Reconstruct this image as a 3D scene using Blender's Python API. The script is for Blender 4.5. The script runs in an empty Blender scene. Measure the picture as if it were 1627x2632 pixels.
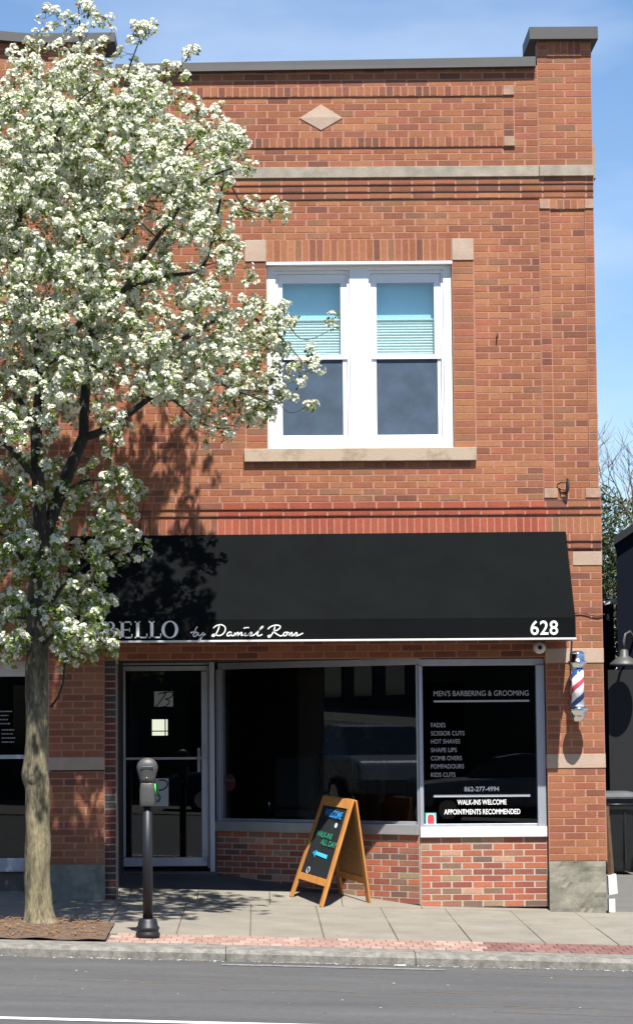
import bpy, bmesh, math, random
import numpy as np
from mathutils import Vector, Matrix, noise
random.seed(7); rng=np.random.default_rng(7)
R=math.radians
S=bpy.context.scene
C=S.collection
# ---------------------------------------------------------------- camera
F,DIST,TAU,ROLL,ZC,PX,PY=6500.0,24.6,math.atan(563/6500),.007,1.75,660.0,1316.0
cd=bpy.data.cameras.new('camera'); cam=bpy.data.objects.new('camera',cd); C.objects.link(cam)
cd.sensor_fit='VERTICAL'; cd.sensor_height=24; cd.lens=24*F/2632
cd.shift_x=(813.5-PX)/2632; cd.clip_end=3000; cd.clip_start=.1
cam.matrix_world=Matrix.Translation((0,-DIST,ZC))@Matrix.Rotation(R(90)+TAU,4,'X')@Matrix.Rotation(-ROLL,4,'Z')
S.camera=cam
# ---------------------------------------------------------------- light
SUN=Vector((.12,-.70,1.28)).normalized()
EL=math.asin(SUN.z)
W=bpy.data.worlds.new('World'); S.world=W; W.use_nodes=True
nt=W.node_tree; bg=nt.nodes['Background']
sky=nt.nodes.new('ShaderNodeTexSky'); sky.sky_type='NISHITA'; sky.sun_disc=False
sky.sun_elevation=EL; sky.sun_rotation=math.atan2(SUN.x,SUN.y); sky.air_density=1.0; sky.dust_density=0; sky.ozone_density=6.0
# thin cirrus veil
tc=nt.nodes.new('ShaderNodeTexCoord'); mp=nt.nodes.new('ShaderNodeMapping'); mp.inputs['Scale'].default_value=(1.6,1.6,6)
nz=nt.nodes.new('ShaderNodeTexNoise'); nz.inputs['Scale'].default_value=3.0; nz.inputs['Detail'].default_value=6
rp=nt.nodes.new('ShaderNodeValToRGB'); rp.color_ramp.elements[0].position=.50; rp.color_ramp.elements[0].color=(0,0,0,1); rp.color_ramp.elements[1].position=.80; rp.color_ramp.elements[1].color=(.38,.38,.38,1)
mx=nt.nodes.new('ShaderNodeMixRGB'); mx.inputs['Color2'].default_value=(6.5,7.2,8.2,1)
L=nt.links.new
L(tc.outputs['Generated'],mp.inputs['Vector']); L(mp.outputs[0],nz.inputs['Vector']); L(nz.outputs['Fac'],rp.inputs[0]); L(rp.outputs[0],mx.inputs['Fac']); L(sky.outputs[0],mx.inputs['Color1']); L(mx.outputs[0],bg.inputs['Color'])
bg.inputs['Strength'].default_value=.082
sl=bpy.data.lights.new('sun','SUN'); so=bpy.data.objects.new('sun',sl); C.objects.link(so)
sl.energy=5.0; sl.angle=R(.53); sl.color=(1,.955,.89)
so.rotation_euler=SUN.to_track_quat('Z','Y').to_euler()
S.view_settings.view_transform='Standard'; S.view_settings.look='None'; S.view_settings.gamma=1; S.view_settings.exposure=.95
S.cycles.max_bounces=10; S.cycles.transparent_max_bounces=16

# ---------------------------------------------------------------- survey helpers (photo pixel -> point on a plane y=const)
def at(ox,oy,y=0.0):
    a=ox-PX; b=PY-oy; u=a+ROLL*b; v=b-ROLL*a
    Y=F*math.cos(TAU)-v*math.sin(TAU); Z=F*math.sin(TAU)+v*math.cos(TAU); t=(y+DIST)/Y
    return Vector((u*t,y,ZC+Z*t))
K=1.0761
def dp(x,y,Y=0.0): return at(x*K,y*K,Y)
def g(x,y):            # street grade: falls to the right, towards the kerb, floor of the entrance rises
    z=.093-.031*x
    if y<0: return z+.02*y
    return z+(.13*min(y,1.6) if x<2.0 else 0)

# ---------------------------------------------------------------- materials
def lin(r,gc,b):
    f=lambda c:(c/255/12.92) if c/255<=.04045 else ((c/255+.055)/1.055)**2.4
    return (f(r),f(gc),f(b),1)
def mat(name,col=(.5,.5,.5),rough=.8,metal=0,var=.0,scale=8,bump=0,bscale=60,spec=.5,col2=None,thr=(.4,.6),trans=0,detail=6,stretch=None,grain=0,gscale=120,spots=0):
    m=bpy.data.materials.new(name); m.use_nodes=True; n=m.node_tree; p=n.nodes['Principled BSDF']
    p.inputs['Roughness'].default_value=rough; p.inputs['Metallic'].default_value=metal; p.inputs['Specular IOR Level'].default_value=spec
    c4=(*col[:3],1); p.inputs['Base Color'].default_value=c4
    if var or col2 or bump:
        t=n.nodes.new('ShaderNodeTexCoord'); src=t.outputs['Object']
        if stretch:
            q=n.nodes.new('ShaderNodeMapping'); q.inputs['Scale'].default_value=stretch; n.links.new(src,q.inputs[0]); src=q.outputs[0]
    if var or col2:
        z=n.nodes.new('ShaderNodeTexNoise'); z.inputs['Scale'].default_value=scale; z.inputs['Detail'].default_value=detail; z.inputs['Roughness'].default_value=.65
        n.links.new(src,z.inputs['Vector'])
        r=n.nodes.new('ShaderNodeValToRGB'); e=r.color_ramp.elements; e[0].position=thr[0]; e[1].position=thr[1]
        if col2: e[0].color=c4; e[1].color=(*col2[:3],1)
        else:
            e[0].position=.3; e[1].position=.7
            e[0].color=(*[c*(1-var) for c in col[:3]],1); e[1].color=(*[min(1,c*(1+var)) for c in col[:3]],1)
        n.links.new(z.outputs['Fac'],r.inputs[0]); n.links.new(r.outputs[0],p.inputs['Base Color'])
    if grain:
        z5=n.nodes.new('ShaderNodeTexNoise'); z5.inputs['Scale'].default_value=gscale; z5.inputs['Detail'].default_value=3; n.links.new(src,z5.inputs['Vector'])
        r5=n.nodes.new('ShaderNodeMapRange'); r5.inputs['From Min'].default_value=.3; r5.inputs['From Max'].default_value=.7; r5.inputs['To Min'].default_value=1-grain; r5.inputs['To Max'].default_value=1+grain
        n.links.new(z5.outputs['Fac'],r5.inputs['Value'])
        vo=n.nodes.new('ShaderNodeTexVoronoi'); vo.inputs['Scale'].default_value=spots or 5; n.links.new(src,vo.inputs['Vector'])
        r6=n.nodes.new('ShaderNodeMapRange'); r6.inputs['From Min'].default_value=.05; r6.inputs['From Max'].default_value=.11; r6.inputs['To Min'].default_value=.62 if spots else 1; r6.inputs['To Max'].default_value=1; n.links.new(vo.outputs['Distance'],r6.inputs['Value'])
        m6=n.nodes.new('ShaderNodeMath'); m6.operation='MULTIPLY'; n.links.new(r5.outputs[0],m6.inputs[0]); n.links.new(r6.outputs[0],m6.inputs[1])
        v5=n.nodes.new('ShaderNodeVectorMath'); v5.operation='SCALE'; n.links.new(r.outputs[0],v5.inputs[0]); n.links.new(m6.outputs[0],v5.inputs['Scale']); n.links.new(v5.outputs[0],p.inputs['Base Color'])
    if bump:
        z2=n.nodes.new('ShaderNodeTexNoise'); z2.inputs['Scale'].default_value=bscale; z2.inputs['Detail'].default_value=4; n.links.new(src,z2.inputs['Vector'])
        b=n.nodes.new('ShaderNodeBump'); b.inputs['Strength'].default_value=bump; b.inputs['Distance'].default_value=.01
        n.links.new(z2.outputs['Fac'],b.inputs['Height']); n.links.new(b.outputs[0],p.inputs['Normal'])
    if trans:
        o=n.nodes['Material Output']; tr=n.nodes.new('ShaderNodeBsdfTranslucent'); ms=n.nodes.new('ShaderNodeMixShader'); ms.inputs[0].default_value=trans
        lk=p.inputs['Base Color'].links
        if lk: n.links.new(lk[0].from_socket,tr.inputs[0])
        else: tr.inputs[0].default_value=c4
        n.links.new(p.outputs[0],ms.inputs[1]); n.links.new(tr.outputs[0],ms.inputs[2]); n.links.new(ms.outputs[0],o.inputs[0])
    return m
def brick_mat(name,rough=.85,amt=.12):      # brick colours are per-brick (vertex colour), mottled by noise
    m=bpy.data.materials.new(name); m.use_nodes=True; n=m.node_tree; p=n.nodes['Principled BSDF']; p.inputs['Roughness'].default_value=rough; p.inputs['Specular IOR Level'].default_value=.25
    a=n.nodes.new('ShaderNodeVertexColor'); a.layer_name='Col'
    t=n.nodes.new('ShaderNodeTexCoord'); z=n.nodes.new('ShaderNodeTexNoise'); z.inputs['Scale'].default_value=38; z.inputs['Detail'].default_value=6; z.inputs['Roughness'].default_value=.7
    n.links.new(t.outputs['Object'],z.inputs['Vector'])
    r=n.nodes.new('ShaderNodeMapRange'); r.inputs['From Min'].default_value=.3; r.inputs['From Max'].default_value=.7; r.inputs['To Min'].default_value=1-amt*1.4; r.inputs['To Max'].default_value=1+amt
    n.links.new(z.outputs['Fac'],r.inputs['Value'])
    # broad weathering
    z3=n.nodes.new('ShaderNodeTexNoise'); z3.inputs['Scale'].default_value=1.1; z3.inputs['Detail'].default_value=5
    mq=n.nodes.new('ShaderNodeMapping'); mq.inputs['Scale'].default_value=(2.2,1,.8); n.links.new(t.outputs['Object'],mq.inputs[0]); n.links.new(mq.outputs[0],z3.inputs['Vector'])
    r3=n.nodes.new('ShaderNodeMapRange'); r3.inputs['From Min'].default_value=.3; r3.inputs['From Max'].default_value=.7; r3.inputs['To Min'].default_value=.85; r3.inputs['To Max'].default_value=1.10
    n.links.new(z3.outputs['Fac'],r3.inputs['Value'])
    mm=n.nodes.new('ShaderNodeMath'); mm.operation='MULTIPLY'; n.links.new(r.outputs[0],mm.inputs[0]); n.links.new(r3.outputs[0],mm.inputs[1])
    v=n.nodes.new('ShaderNodeVectorMath'); v.operation='SCALE'; n.links.new(a.outputs['Color'],v.inputs[0]); n.links.new(mm.outputs[0],v.inputs['Scale'])
    n.links.new(v.outputs[0],p.inputs['Base Color'])
    z2=n.nodes.new('ShaderNodeTexNoise'); z2.inputs['Scale'].default_value=90; n.links.new(t.outputs['Object'],z2.inputs['Vector'])
    b=n.nodes.new('ShaderNodeBump'); b.inputs['Strength'].default_value=.35; b.inputs['Distance'].default_value=.006; n.links.new(z2.outputs['Fac'],b.inputs['Height']); n.links.new(b.outputs[0],p.inputs['Normal'])
    return m
def glass_mat(name,tint=(.85,.9,.9),ior=1.5,rough=0.0):
    m=bpy.data.materials.new(name); m.use_nodes=True; n=m.node_tree; n.nodes.remove(n.nodes['Principled BSDF']); o=n.nodes['Material Output']
    t=n.nodes.new('ShaderNodeBsdfTransparent'); t.inputs[0].default_value=(*tint,1)
    gl=n.nodes.new('ShaderNodeBsdfGlossy'); gl.inputs['Roughness'].default_value=rough
    f=n.nodes.new('ShaderNodeFresnel'); ge=n.nodes.new('ShaderNodeNewGeometry'); mm=n.nodes.new('ShaderNodeMath'); mm.operation='MULTIPLY_ADD'
    mm.inputs[1].default_value=1/ior-ior; mm.inputs[2].default_value=ior; n.links.new(ge.outputs['Backfacing'],mm.inputs[0]); n.links.new(mm.outputs[0],f.inputs[0])
    ms=n.nodes.new('ShaderNodeMixShader'); n.links.new(f.outputs[0],ms.inputs[0]); n.links.new(t.outputs[0],ms.inputs[1]); n.links.new(gl.outputs[0],ms.inputs[2]); n.links.new(ms.outputs[0],o.inputs[0])
    return m
M={}
M['brick']=brick_mat('brick')
M['mortar']=mat('pink mortar',(.39,.188,.135),.95,var=.14,scale=14,bump=.3)
M['mortar_pale']=mat('pale mortar',(.42,.36,.29),.95,var=.15,scale=14,bump=.3)
M['mortar_grey']=mat('grey mortar',(.26,.24,.215),.95,var=.15,scale=14,bump=.3)
M['band']=mat('weathered stone band',(.235,.205,.165),.9,col2=(.35,.30,.235),thr=(.35,.65),scale=7,bump=.25,detail=8)
M['stone']=mat('buff stone',(.37,.265,.195),.9,col2=(.44,.335,.255),thr=(.3,.7),scale=6,bump=.2)
M['stone_soft']=mat('tan corner stone',(.30,.17,.115),.9,col2=(.40,.27,.19),thr=(.35,.65),scale=12,bump=.2)
M['sillstone']=mat('stained sill stone',(.27,.21,.14),.9,col2=(.41,.32,.235),thr=(.32,.5),scale=5,bump=.2)
M['slate']=mat('rough base stone',(.155,.15,.115),.8,col2=(.26,.245,.19),thr=(.35,.62),scale=5,bump=.7,bscale=16,detail=9)
M['coping']=mat('brown metal coping',(.055,.052,.050),.5,metal=.15,var=.08,scale=3)
M['white']=mat('white vinyl',(.80,.81,.82),.4,var=.02,scale=3)
M['alu']=mat('brushed aluminium',(.40,.43,.47),.42,metal=.45,var=.10,scale=9,stretch=(1,1,.15))
M['alu_dull']=mat('dull aluminium',(.36,.36,.35),.5,metal=.3,var=.12,scale=6)
M['sillwhite']=mat('pale metal sill',(.62,.62,.60),.5,var=.08,scale=9)
M['fabric']=mat('black awning canvas',(.0062,.0072,.0075),.95,var=.14,scale=2.5,spec=.05)
M['lettering']=mat('white lettering',(.82,.82,.80),.6)
M['vinylgrey']=mat('white vinyl letters',(.40,.40,.40),.6)
M['glass']=glass_mat('shop glass',(.82,.86,.86),1.5)
M['glass_up']=glass_mat('window glass',(.95,.975,.975),1.75)
M['screen']=mat('insect screen',(.045,.075,.115),.7,var=.25,scale=5)
M['blind']=mat('pleated blind',(.66,.80,.76),.9)
M['shade']=mat('blue roller shade',(.42,.76,.90),.9,var=.10,scale=1.2)
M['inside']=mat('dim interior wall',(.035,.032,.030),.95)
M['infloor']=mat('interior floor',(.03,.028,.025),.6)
M['black']=mat('black paint',(.010,.011,.014),.5,var=.1,scale=12)
M['chrome']=mat('chrome',(.75,.77,.78),.12,metal=1)
M['steel']=mat('grey metal',(.075,.073,.068),.5,metal=.15,var=.1,scale=20)
M['wood']=mat('orange pine',(.50,.215,.055),.5,var=.16,scale=14,stretch=(1,1,.2))
M['wood_dark']=mat('hardboard back',(.30,.16,.06),.7,var=.15,scale=20)
M['rustpipe']=mat('rusty drain pipe',(.10,.055,.03),.7,var=.3,scale=12)
M['shadefloor']=mat('entrance concrete with awning shade',(.085,.082,.078),.85,col2=(.13,.125,.115),thr=(.35,.65),scale=3,bump=.3,grain=.15)  # awning shadow put into the concrete colour of the inner floor
M['soffit']=mat('soffit with recess shade',(.07,.055,.045),.8)  # soffit colour darkened to deepen the shade in the recess
M['chalk']=mat('chalkboard',(.014,.018,.019),.65,var=.25,scale=3)
M['blue']=mat('blue marker',(.03,.30,.75),.7)
M['cyan']=mat('cyan marker',(.06,.55,.80),.7)
M['green']=mat('green marker',(.03,.33,.19),.7)
M['lilac']=mat('pale marker',(.65,.68,.85),.7)
M['red']=mat('red print',(.50,.04,.05),.6)
M['dullred']=mat('dull red print',(.07,.010,.012),.7)
M['teal']=mat('teal print',(.10,.60,.55),.6)
M['lime']=mat('green tag',(.10,.60,.10),.6)
M['card']=mat('pale card',(.50,.55,.55),.7)
M['concrete']=mat('pavement concrete',(.172,.157,.127),.92,col2=(.238,.216,.176),thr=(.32,.68),scale=1.9,bump=.25,bscale=110,detail=10,grain=.13,gscale=90,spots=4.5)
M['joint']=mat('dark joint dirt',(.12,.10,.08),.95)
M['kerb']=mat('granite kerb',(.125,.12,.105),.9,col2=(.24,.228,.195),thr=(.38,.66),scale=13,grain=.2,gscale=150,bump=.5,bscale=80,detail=9)
M['asphalt']=mat('road asphalt',(.078,.077,.076),.92,var=.22,scale=1.3,grain=.22,gscale=60,stretch=(.3,1.3,1),bump=.5,bscale=190,detail=12)
M['asphalt2']=mat('alley asphalt',(.12,.115,.105),.92,var=.12,scale=3,grain=.2,gscale=90,bump=.4,bscale=150,detail=10)
M['paint']=mat('road paint',(.72,.72,.70),.8,var=.1,scale=20)
M['paint_worn']=mat('worn road paint',(.13,.13,.13),.85,col2=(.26,.26,.25),thr=(.45,.62),scale=22)
M['soil']=mat('mulch soil',(.060,.036,.022),.97,col2=(.15,.095,.062),thr=(.35,.65),scale=26,bump=1,bscale=45,detail=8)
M['bark']=mat('mottled bark',(.050,.045,.032),.95,col2=(.20,.172,.098),thr=(.39,.56),scale=7.5,bump=1,bscale=34,stretch=(1,1,.28),grain=.3,gscale=60,detail=9)
M['bark_shaded']=mat('shaded upper bark',(.035,.031,.023),.95,col2=(.11,.095,.055),thr=(.42,.62),scale=8,bump=1,bscale=34,stretch=(1,1,.28))  # darker copy of the bark, crown shade on the upper trunk put into its colour
M['twig']=mat('dark twig bark',(.035,.030,.025),.95,var=.3,scale=20)
M['petal']=mat('white blossom',(.74,.745,.585),.8,var=.07,scale=9,trans=.22,spec=.1)
M['leaf']=mat('young leaf',(.10,.18,.025),.6,col2=(.25,.33,.06),thr=(.3,.7),scale=7,trans=.35,spec=.3)
M['budleaf']=mat('reddish bud',(.25,.16,.06),.7,trans=.3)
M['navy']=mat('dark navy siding',(.0045,.006,.012),.8,var=.1,scale=2,spec=.08)
M['roofdark']=mat('dark roof edge',(.003,.0035,.0045),.7)
M['plastic']=mat('black plastic bin',(.010,.011,.011),.42,var=.2,scale=6)
M['lid']=mat('dusty grey lid',(.085,.09,.09),.55,var=.2,scale=9)
M['evergreen']=mat('evergreen foliage',(.020,.036,.012),.8,col2=(.085,.115,.035),thr=(.3,.7),scale=5,trans=.2)
M['bare']=mat('bare pale bark',(.20,.165,.13),.9,var=.25,scale=9)
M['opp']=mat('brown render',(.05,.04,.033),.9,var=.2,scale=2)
M['carpaint']=mat('dark blue car paint',(.03,.05,.09),.2,metal=.3)
M['carpaint2']=mat('silver car paint',(.25,.26,.28),.25,metal=.5)
M['carglass']=mat('car glass',(.01,.012,.014),.08,spec=.8)
M['tyre']=mat('tyre rubber',(.015,.015,.015),.8)
M['skin']=mat('skin',(.45,.25,.17),.6)
M['olive']=mat('green grey shirt',(.10,.14,.12),.9)
M['navyshirt']=mat('navy shirt',(.02,.03,.16),.9)
M['trousers']=mat('dark trousers',(.03,.03,.035),.9)
M['hair']=mat('dark hair',(.02,.014,.01),.7)
M['iron']=mat('rusted black iron',(.02,.015,.013),.7)
M['grass']=mat('dull earth',(.09,.085,.05),.95,var=.2,scale=.5)

# ---------------------------------------------------------------- mesh builder
ZMAP=[False]
def attach(o,parent):
    o.parent=parent
    if parent.type=='EMPTY': o.matrix_parent_inverse=Matrix.Translation(-Vector(parent.location))
class MB:
    def __init__(s): s.v=[]; s.f=[]; s.mi=[]; s.col=[]; s.sm=[]
    def add(s,vs,fs,mi=0,col=None,smooth=False):
        o=len(s.v); s.v+= [tuple(p) for p in vs]
        for f in fs: s.f.append([o+i for i in f]); s.mi.append(mi); s.col.append(col or (.5,.5,.5)); s.sm.append(smooth)
        return s
    def box(s,x0,x1,y0,y1,z0,z1,mi=0,col=None,back=True):
        vs=[(x0,y0,z0),(x1,y0,z0),(x1,y1,z0),(x0,y1,z0),(x0,y0,z1),(x1,y0,z1),(x1,y1,z1),(x0,y1,z1)]
        fs=[(0,1,5,4),(1,2,6,5),(3,0,4,7),(4,5,6,7),(3,2,1,0)]
        if back: fs.append((2,3,7,6))
        return s.add(vs,fs,mi,col)
    def obox(s,c,ax,ay,az,mi=0,col=None):   # centre and three half-axis vectors
        c=Vector(c); ax=Vector(ax); ay=Vector(ay); az=Vector(az)
        vs=[c-ax-ay-az,c+ax-ay-az,c+ax+ay-az,c-ax+ay-az,c-ax-ay+az,c+ax-ay+az,c+ax+ay+az,c-ax+ay+az]
        return s.add(vs,[(0,1,5,4),(1,2,6,5),(2,3,7,6),(3,0,4,7),(4,5,6,7),(3,2,1,0)],mi,col)
    def bar(s,p,q,w,h,up=(0,0,1),mi=0):
        p=Vector(p);q=Vector(q);d=(q-p); u=Vector(up); a=d.cross(u).normalized(); b=a.cross(d).normalized()
        return s.obox((p+q)/2,d/2,a*w/2,b*h/2,mi)
    def prism(s,poly,y0,y1,mi=0):           # polygon in (x,z) extruded along y
        n=len(poly); vs=[(x,y0,z) for x,z in poly]+[(x,y1,z) for x,z in poly]
        fs=[list(range(n)),list(range(2*n-1,n-1,-1))]+[(i,i+n,(i+1)%n+n,(i+1)%n) for i in range(n)]
        return s.add(vs,fs,mi)
    def lathe(s,prof,c=(0,0),n=24,mi=0,smooth=True,axis='z',org=(0,0,0)):
        vs=[];fs=[]
        for r,z in prof:
            for k in range(n):
                a=2*math.pi*k/n
                p=(c[0]+r*math.cos(a),c[1]+r*math.sin(a),z)
                if axis=='y': p=(org[0]+r*math.cos(a),org[1]+z,org[2]+r*math.sin(a))
                vs.append(p)
        m=len(prof)
        for i in range(m-1):
            for k in range(n): fs.append((i*n+k,i*n+(k+1)%n,(i+1)*n+(k+1)%n,(i+1)*n+k))
        fs.append(list(range(n-1,-1,-1))); fs.append([(m-1)*n+k for k in range(n)])
        return s.add(vs,fs,mi,None,smooth)
    def loft(s,secs,n=28,mi=0,e=2.6,smooth=True):   # (cx,cy,z,hx,hy)
        vs=[];fs=[]
        for cx,cy,z,hx,hy in secs:
            for k in range(n):
                a=2*math.pi*k/n; ca,sa=math.cos(a),math.sin(a)
                vs.append((cx+hx*math.copysign(abs(ca)**(2/e),ca),cy+hy*math.copysign(abs(sa)**(2/e),sa),z))
        for i in range(len(secs)-1):
            for k in range(n): fs.append((i*n+k,i*n+(k+1)%n,(i+1)*n+(k+1)%n,(i+1)*n+k))
        fs.append(list(range(n-1,-1,-1))); fs.append([(len(secs)-1)*n+k for k in range(n)])
        return s.add(vs,fs,mi,None,smooth)
    def tube(s,pts,rad,n=8,mi=0,wob=0):
        pts=[Vector(p) for p in pts]
        if not hasattr(rad,'__len__'): rad=[rad]*len(pts)
        vs=[];fs=[]; ref=Vector((.3,.9,.1)).normalized()
        for i,p in enumerate(pts):
            d=(pts[min(i+1,len(pts)-1)]-pts[max(i-1,0)])
            if d.length<1e-6: d=Vector((0,0,1))
            d.normalize(); a=d.cross(ref)
            if a.length<.05: a=d.cross(Vector((1,0,0)))
            a.normalize(); b=d.cross(a)
            for k in range(n):
                t=2*math.pi*k/n; r=rad[i]
                if wob: r*=1+wob*noise.noise(Vector((math.cos(t)*1.3,math.sin(t)*1.3,p.z*3.1)))+wob*.35*noise.noise(Vector((math.cos(t)*6,math.sin(t)*6,p.z*9)))
                vs.append(p+a*math.cos(t)*r+b*math.sin(t)*r)
        for i in range(len(pts)-1):
            for k in range(n): fs.append((i*n+k,i*n+(k+1)%n,(i+1)*n+(k+1)%n,(i+1)*n+k))
        if n>2: fs.append(list(range(n-1,-1,-1))); fs.append([(len(pts)-1)*n+k for k in range(n)])
        return s.add(vs,fs,mi,None,True)
    def ribbon(s,pts,w,nrm,thick=.002,mi=0):    # flat stroke lying on a plane with normal nrm
        nrm=Vector(nrm).normalized(); pts=[Vector(p) for p in pts]
        A=[];B=[]
        for i,p in enumerate(pts):
            d=(pts[min(i+1,len(pts)-1)]-pts[max(i-1,0)]).normalized(); a=d.cross(nrm).normalized()*w/2
            A.append(p+a);B.append(p-a)
        n=len(pts); off=nrm*thick
        vs=[q for q in A]+[q for q in B]+[q+off for q in A]+[q+off for q in B]; fs=[]
        for i in range(n-1):
            fs+=[(2*n+i,2*n+i+1,3*n+i+1,3*n+i),(i,n+i,n+i+1,i+1),(i,i+1,2*n+i+1,2*n+i),(n+i+1,n+i,3*n+i,3*n+i+1)]
        fs+=[(0,2*n,3*n,n),(n-1,2*n-1,4*n-1,3*n-1)]
        return s.add(vs,fs,mi)
    def build(s,name,mats,parent=None,bevel=0,recalc=False):
        if ZMAP[0]: s.v=[(x,y,z-(z-3.5)*.0048 if z>3.5 else z) for x,y,z in s.v]
        me=bpy.data.meshes.new(name); me.from_pydata(s.v,[],s.f)
        if not isinstance(mats,(list,tuple)): mats=[mats]
        for m in mats: me.materials.append(M[m] if isinstance(m,str) else m)
        me.polygons.foreach_set('material_index',s.mi); me.polygons.foreach_set('use_smooth',s.sm)
        if any(c!=(.5,.5,.5) for c in s.col):
            ca=me.color_attributes.new('Col','FLOAT_COLOR','CORNER'); arr=[]
            for f,c in zip(s.f,s.col): arr+= [c[0],c[1],c[2],1.0]*len(f)
            ca.data.foreach_set('color',arr)
        me.update()
        if recalc:
            bm=bmesh.new(); bm.from_mesh(me); bmesh.ops.recalc_face_normals(bm,faces=bm.faces); bm.to_mesh(me); bm.free()
        o=bpy.data.objects.new(name,me); C.objects.link(o)
        if parent: attach(o,parent)
        if bevel:
            b=o.modifiers.new('bevel','BEVEL'); b.width=bevel; b.segments=2; b.limit_method='ANGLE'
        return o
def thing(name,label,cat,loc=(0,0,0),group=None):
    o=bpy.data.objects.new(name,None); C.objects.link(o); o.location=loc; o.empty_display_size=.2
    o['label']=label; o['category']=cat
    if group: o['group']=group
    return o
def tag(o,label,cat,group=None): 
    o['label']=label; o['category']=cat
    if group: o['group']=group
    return o
def struct(o,kind='structure'): o['kind']=kind; return o
def text_mesh(name,txt,p0,width,height,matn,parent,nrm=(0,-1,0),u=(1,0,0),bold=0.0,depth=.0015,gap=1.0):
    """lettering as real flat geometry on a surface: p0 = lower left, fitted to width x cap height"""
    cu=bpy.data.curves.new(name,'FONT'); cu.body=txt; cu.size=1; cu.extrude=0; cu.offset=bold; cu.space_character=gap
    to=bpy.data.objects.new(name+'_tmp',cu); C.objects.link(to)
    bpy.context.view_layer.update()
    me=bpy.data.meshes.new_from_object(to.evaluated_get(bpy.context.evaluated_depsgraph_get()))
    bpy.data.objects.remove(to); me.name=name
    n=len(me.vertices); co=np.empty(n*3); me.vertices.foreach_get('co',co); co=co.reshape(-1,3)
    mn=co.min(0); mxx=co.max(0); U=Vector(u).normalized(); N=Vector(nrm).normalized(); V=N.cross(U).normalized()
    if V.z<0: V=-V
    sx=width/(mxx[0]-mn[0]); sy=height/(mxx[1]-mn[1])
    P=Vector(p0)
    out=[P+U*((c[0]-mn[0])*sx)+V*((c[1]-mn[1])*sy)+N*depth for c in co]
    me.vertices.foreach_set('co',[k for q in out for k in q]); me.materials.append(M[matn]); me.update()
    o=bpy.data.objects.new(name,me); C.objects.link(o)
    if parent: attach(o,parent)
    return o

# ---------------------------------------------------------------- brickwork
PAL=[((0.299,0.120,0.057),6),((0.328,0.142,0.067),5),((0.279,0.107,0.053),5),((0.257,0.095,0.052),3),((0.304,0.107,0.060),3),((0.211,0.084,0.050),1.3),((0.235,0.114,0.060),1.6),((0.176,0.072,0.046),.5)]
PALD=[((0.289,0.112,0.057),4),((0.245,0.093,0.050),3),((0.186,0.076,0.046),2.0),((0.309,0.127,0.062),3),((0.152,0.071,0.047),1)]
PALR=[((.315,.078,.045),5),((.29,.070,.042),3),((.34,.092,.052),2)]
PALB=[((.36,.115,.065),5),((.42,.135,.075),4),((.30,.13,.085),3),((.22,.13,.085),3),((.27,.085,.060),3),((.17,.10,.075),1.5),((.46,.26,.17),1.2),((.32,.22,.13),1)]
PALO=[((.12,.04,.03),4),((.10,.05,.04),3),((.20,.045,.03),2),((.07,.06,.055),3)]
def pick(P):
    t=random.uniform(0,sum(w for _,w in P))
    for c,w in P:
        t-=w
        if t<=0: break
    k=random.uniform(.92,1.08); return tuple(q*k for q in c)
CH=.0678; PL=.2137
def bricks(mb,x0,x1,z0,z1,y,mode='run',pal=PAL,phase=0,back=.16,xf=None,mort=1,j=.0125,rows=None,pl=PL):
    """zone of real bricks standing 5 mm proud of a mortar bed; xf maps local (x,y,z)"""
    rake=.0030
    def put(a,b,c,d,col,dy=0,mi=0,yb=None):
        t=MB(); t.box(a,b,y+dy,(y+.02 if yb is None else yb),c,d,mi,col,back=False)
        if xf: t.v=[xf(*p) for p in t.v]
        mb.add(t.v,t.f,mi,col)
    put(x0,x1,z0,z1,(.4,.2,.15),rake,mort,y+back)
    if mode=='soldier':
        n=max(1,round((x1-x0)/.0712)); w=(x1-x0)/n
        for k in range(n): put(x0+k*w+j/2,x0+(k+1)*w-j/2,z0+j/2,z1-j/2,pick(pal),random.uniform(0,.0012))
        return
    n=rows or max(1,round((z1-z0)/CH)); h=(z1-z0)/n
    for r in range(n):
        a,b=z0+r*h+j/2,z0+(r+1)*h-j/2
        if mode=='stack': put(x0+j/2,x1-j/2,a,b,pick(pal),random.uniform(0,.0012)); continue
        x=x0-pl+((phase+(r%2)*.5)%1.0)*pl
        if x>x0-pl*.02: x-=pl
        J=[x0]
        while x<x1:
            if x0+.055<x<x1-.055: J.append(x)
            x+=pl
        J.append(x1); jv=j*.68
        for c0,c1 in zip(J,J[1:]): put(c0+(jv if c0>x0 else j/2),c1-(jv if c1<x1 else j/2),a,b,pick(pal),random.uniform(0,.0012))

bld=thing('brick_building','two storey red brick shop row with white double window, stone band and black awning','building',(.65,0,0))
XL=-7.0; ZMAP[0]=True
wall=MB()
B=lambda *a,**k: bricks(wall,*a,**k)
UP=-.066
# piers at street level
for (a,b,zb) in ((2.795,3.352,.479),(-2.03,-1.49,.479)):
    B(a,b,zb,1.372,0,phase=.2); B(a,b,1.509,2.388,0,phase=.6); B(a,b,2.530,3.337,0,phase=.1) if a>0 else B(a,b,1.509+.88,3.337,0,phase=.1)
B(3.352-.56,3.07,3.337,3.505,0); B(-2.03,-1.49,3.337,3.505,0)
# lintel wall over the shop front, behind the awning
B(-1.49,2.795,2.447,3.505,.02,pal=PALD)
B(XL,-2.03,2.447,3.505,.02); B(3.07,3.352,3.47,3.505,0,rows=1)
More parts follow.
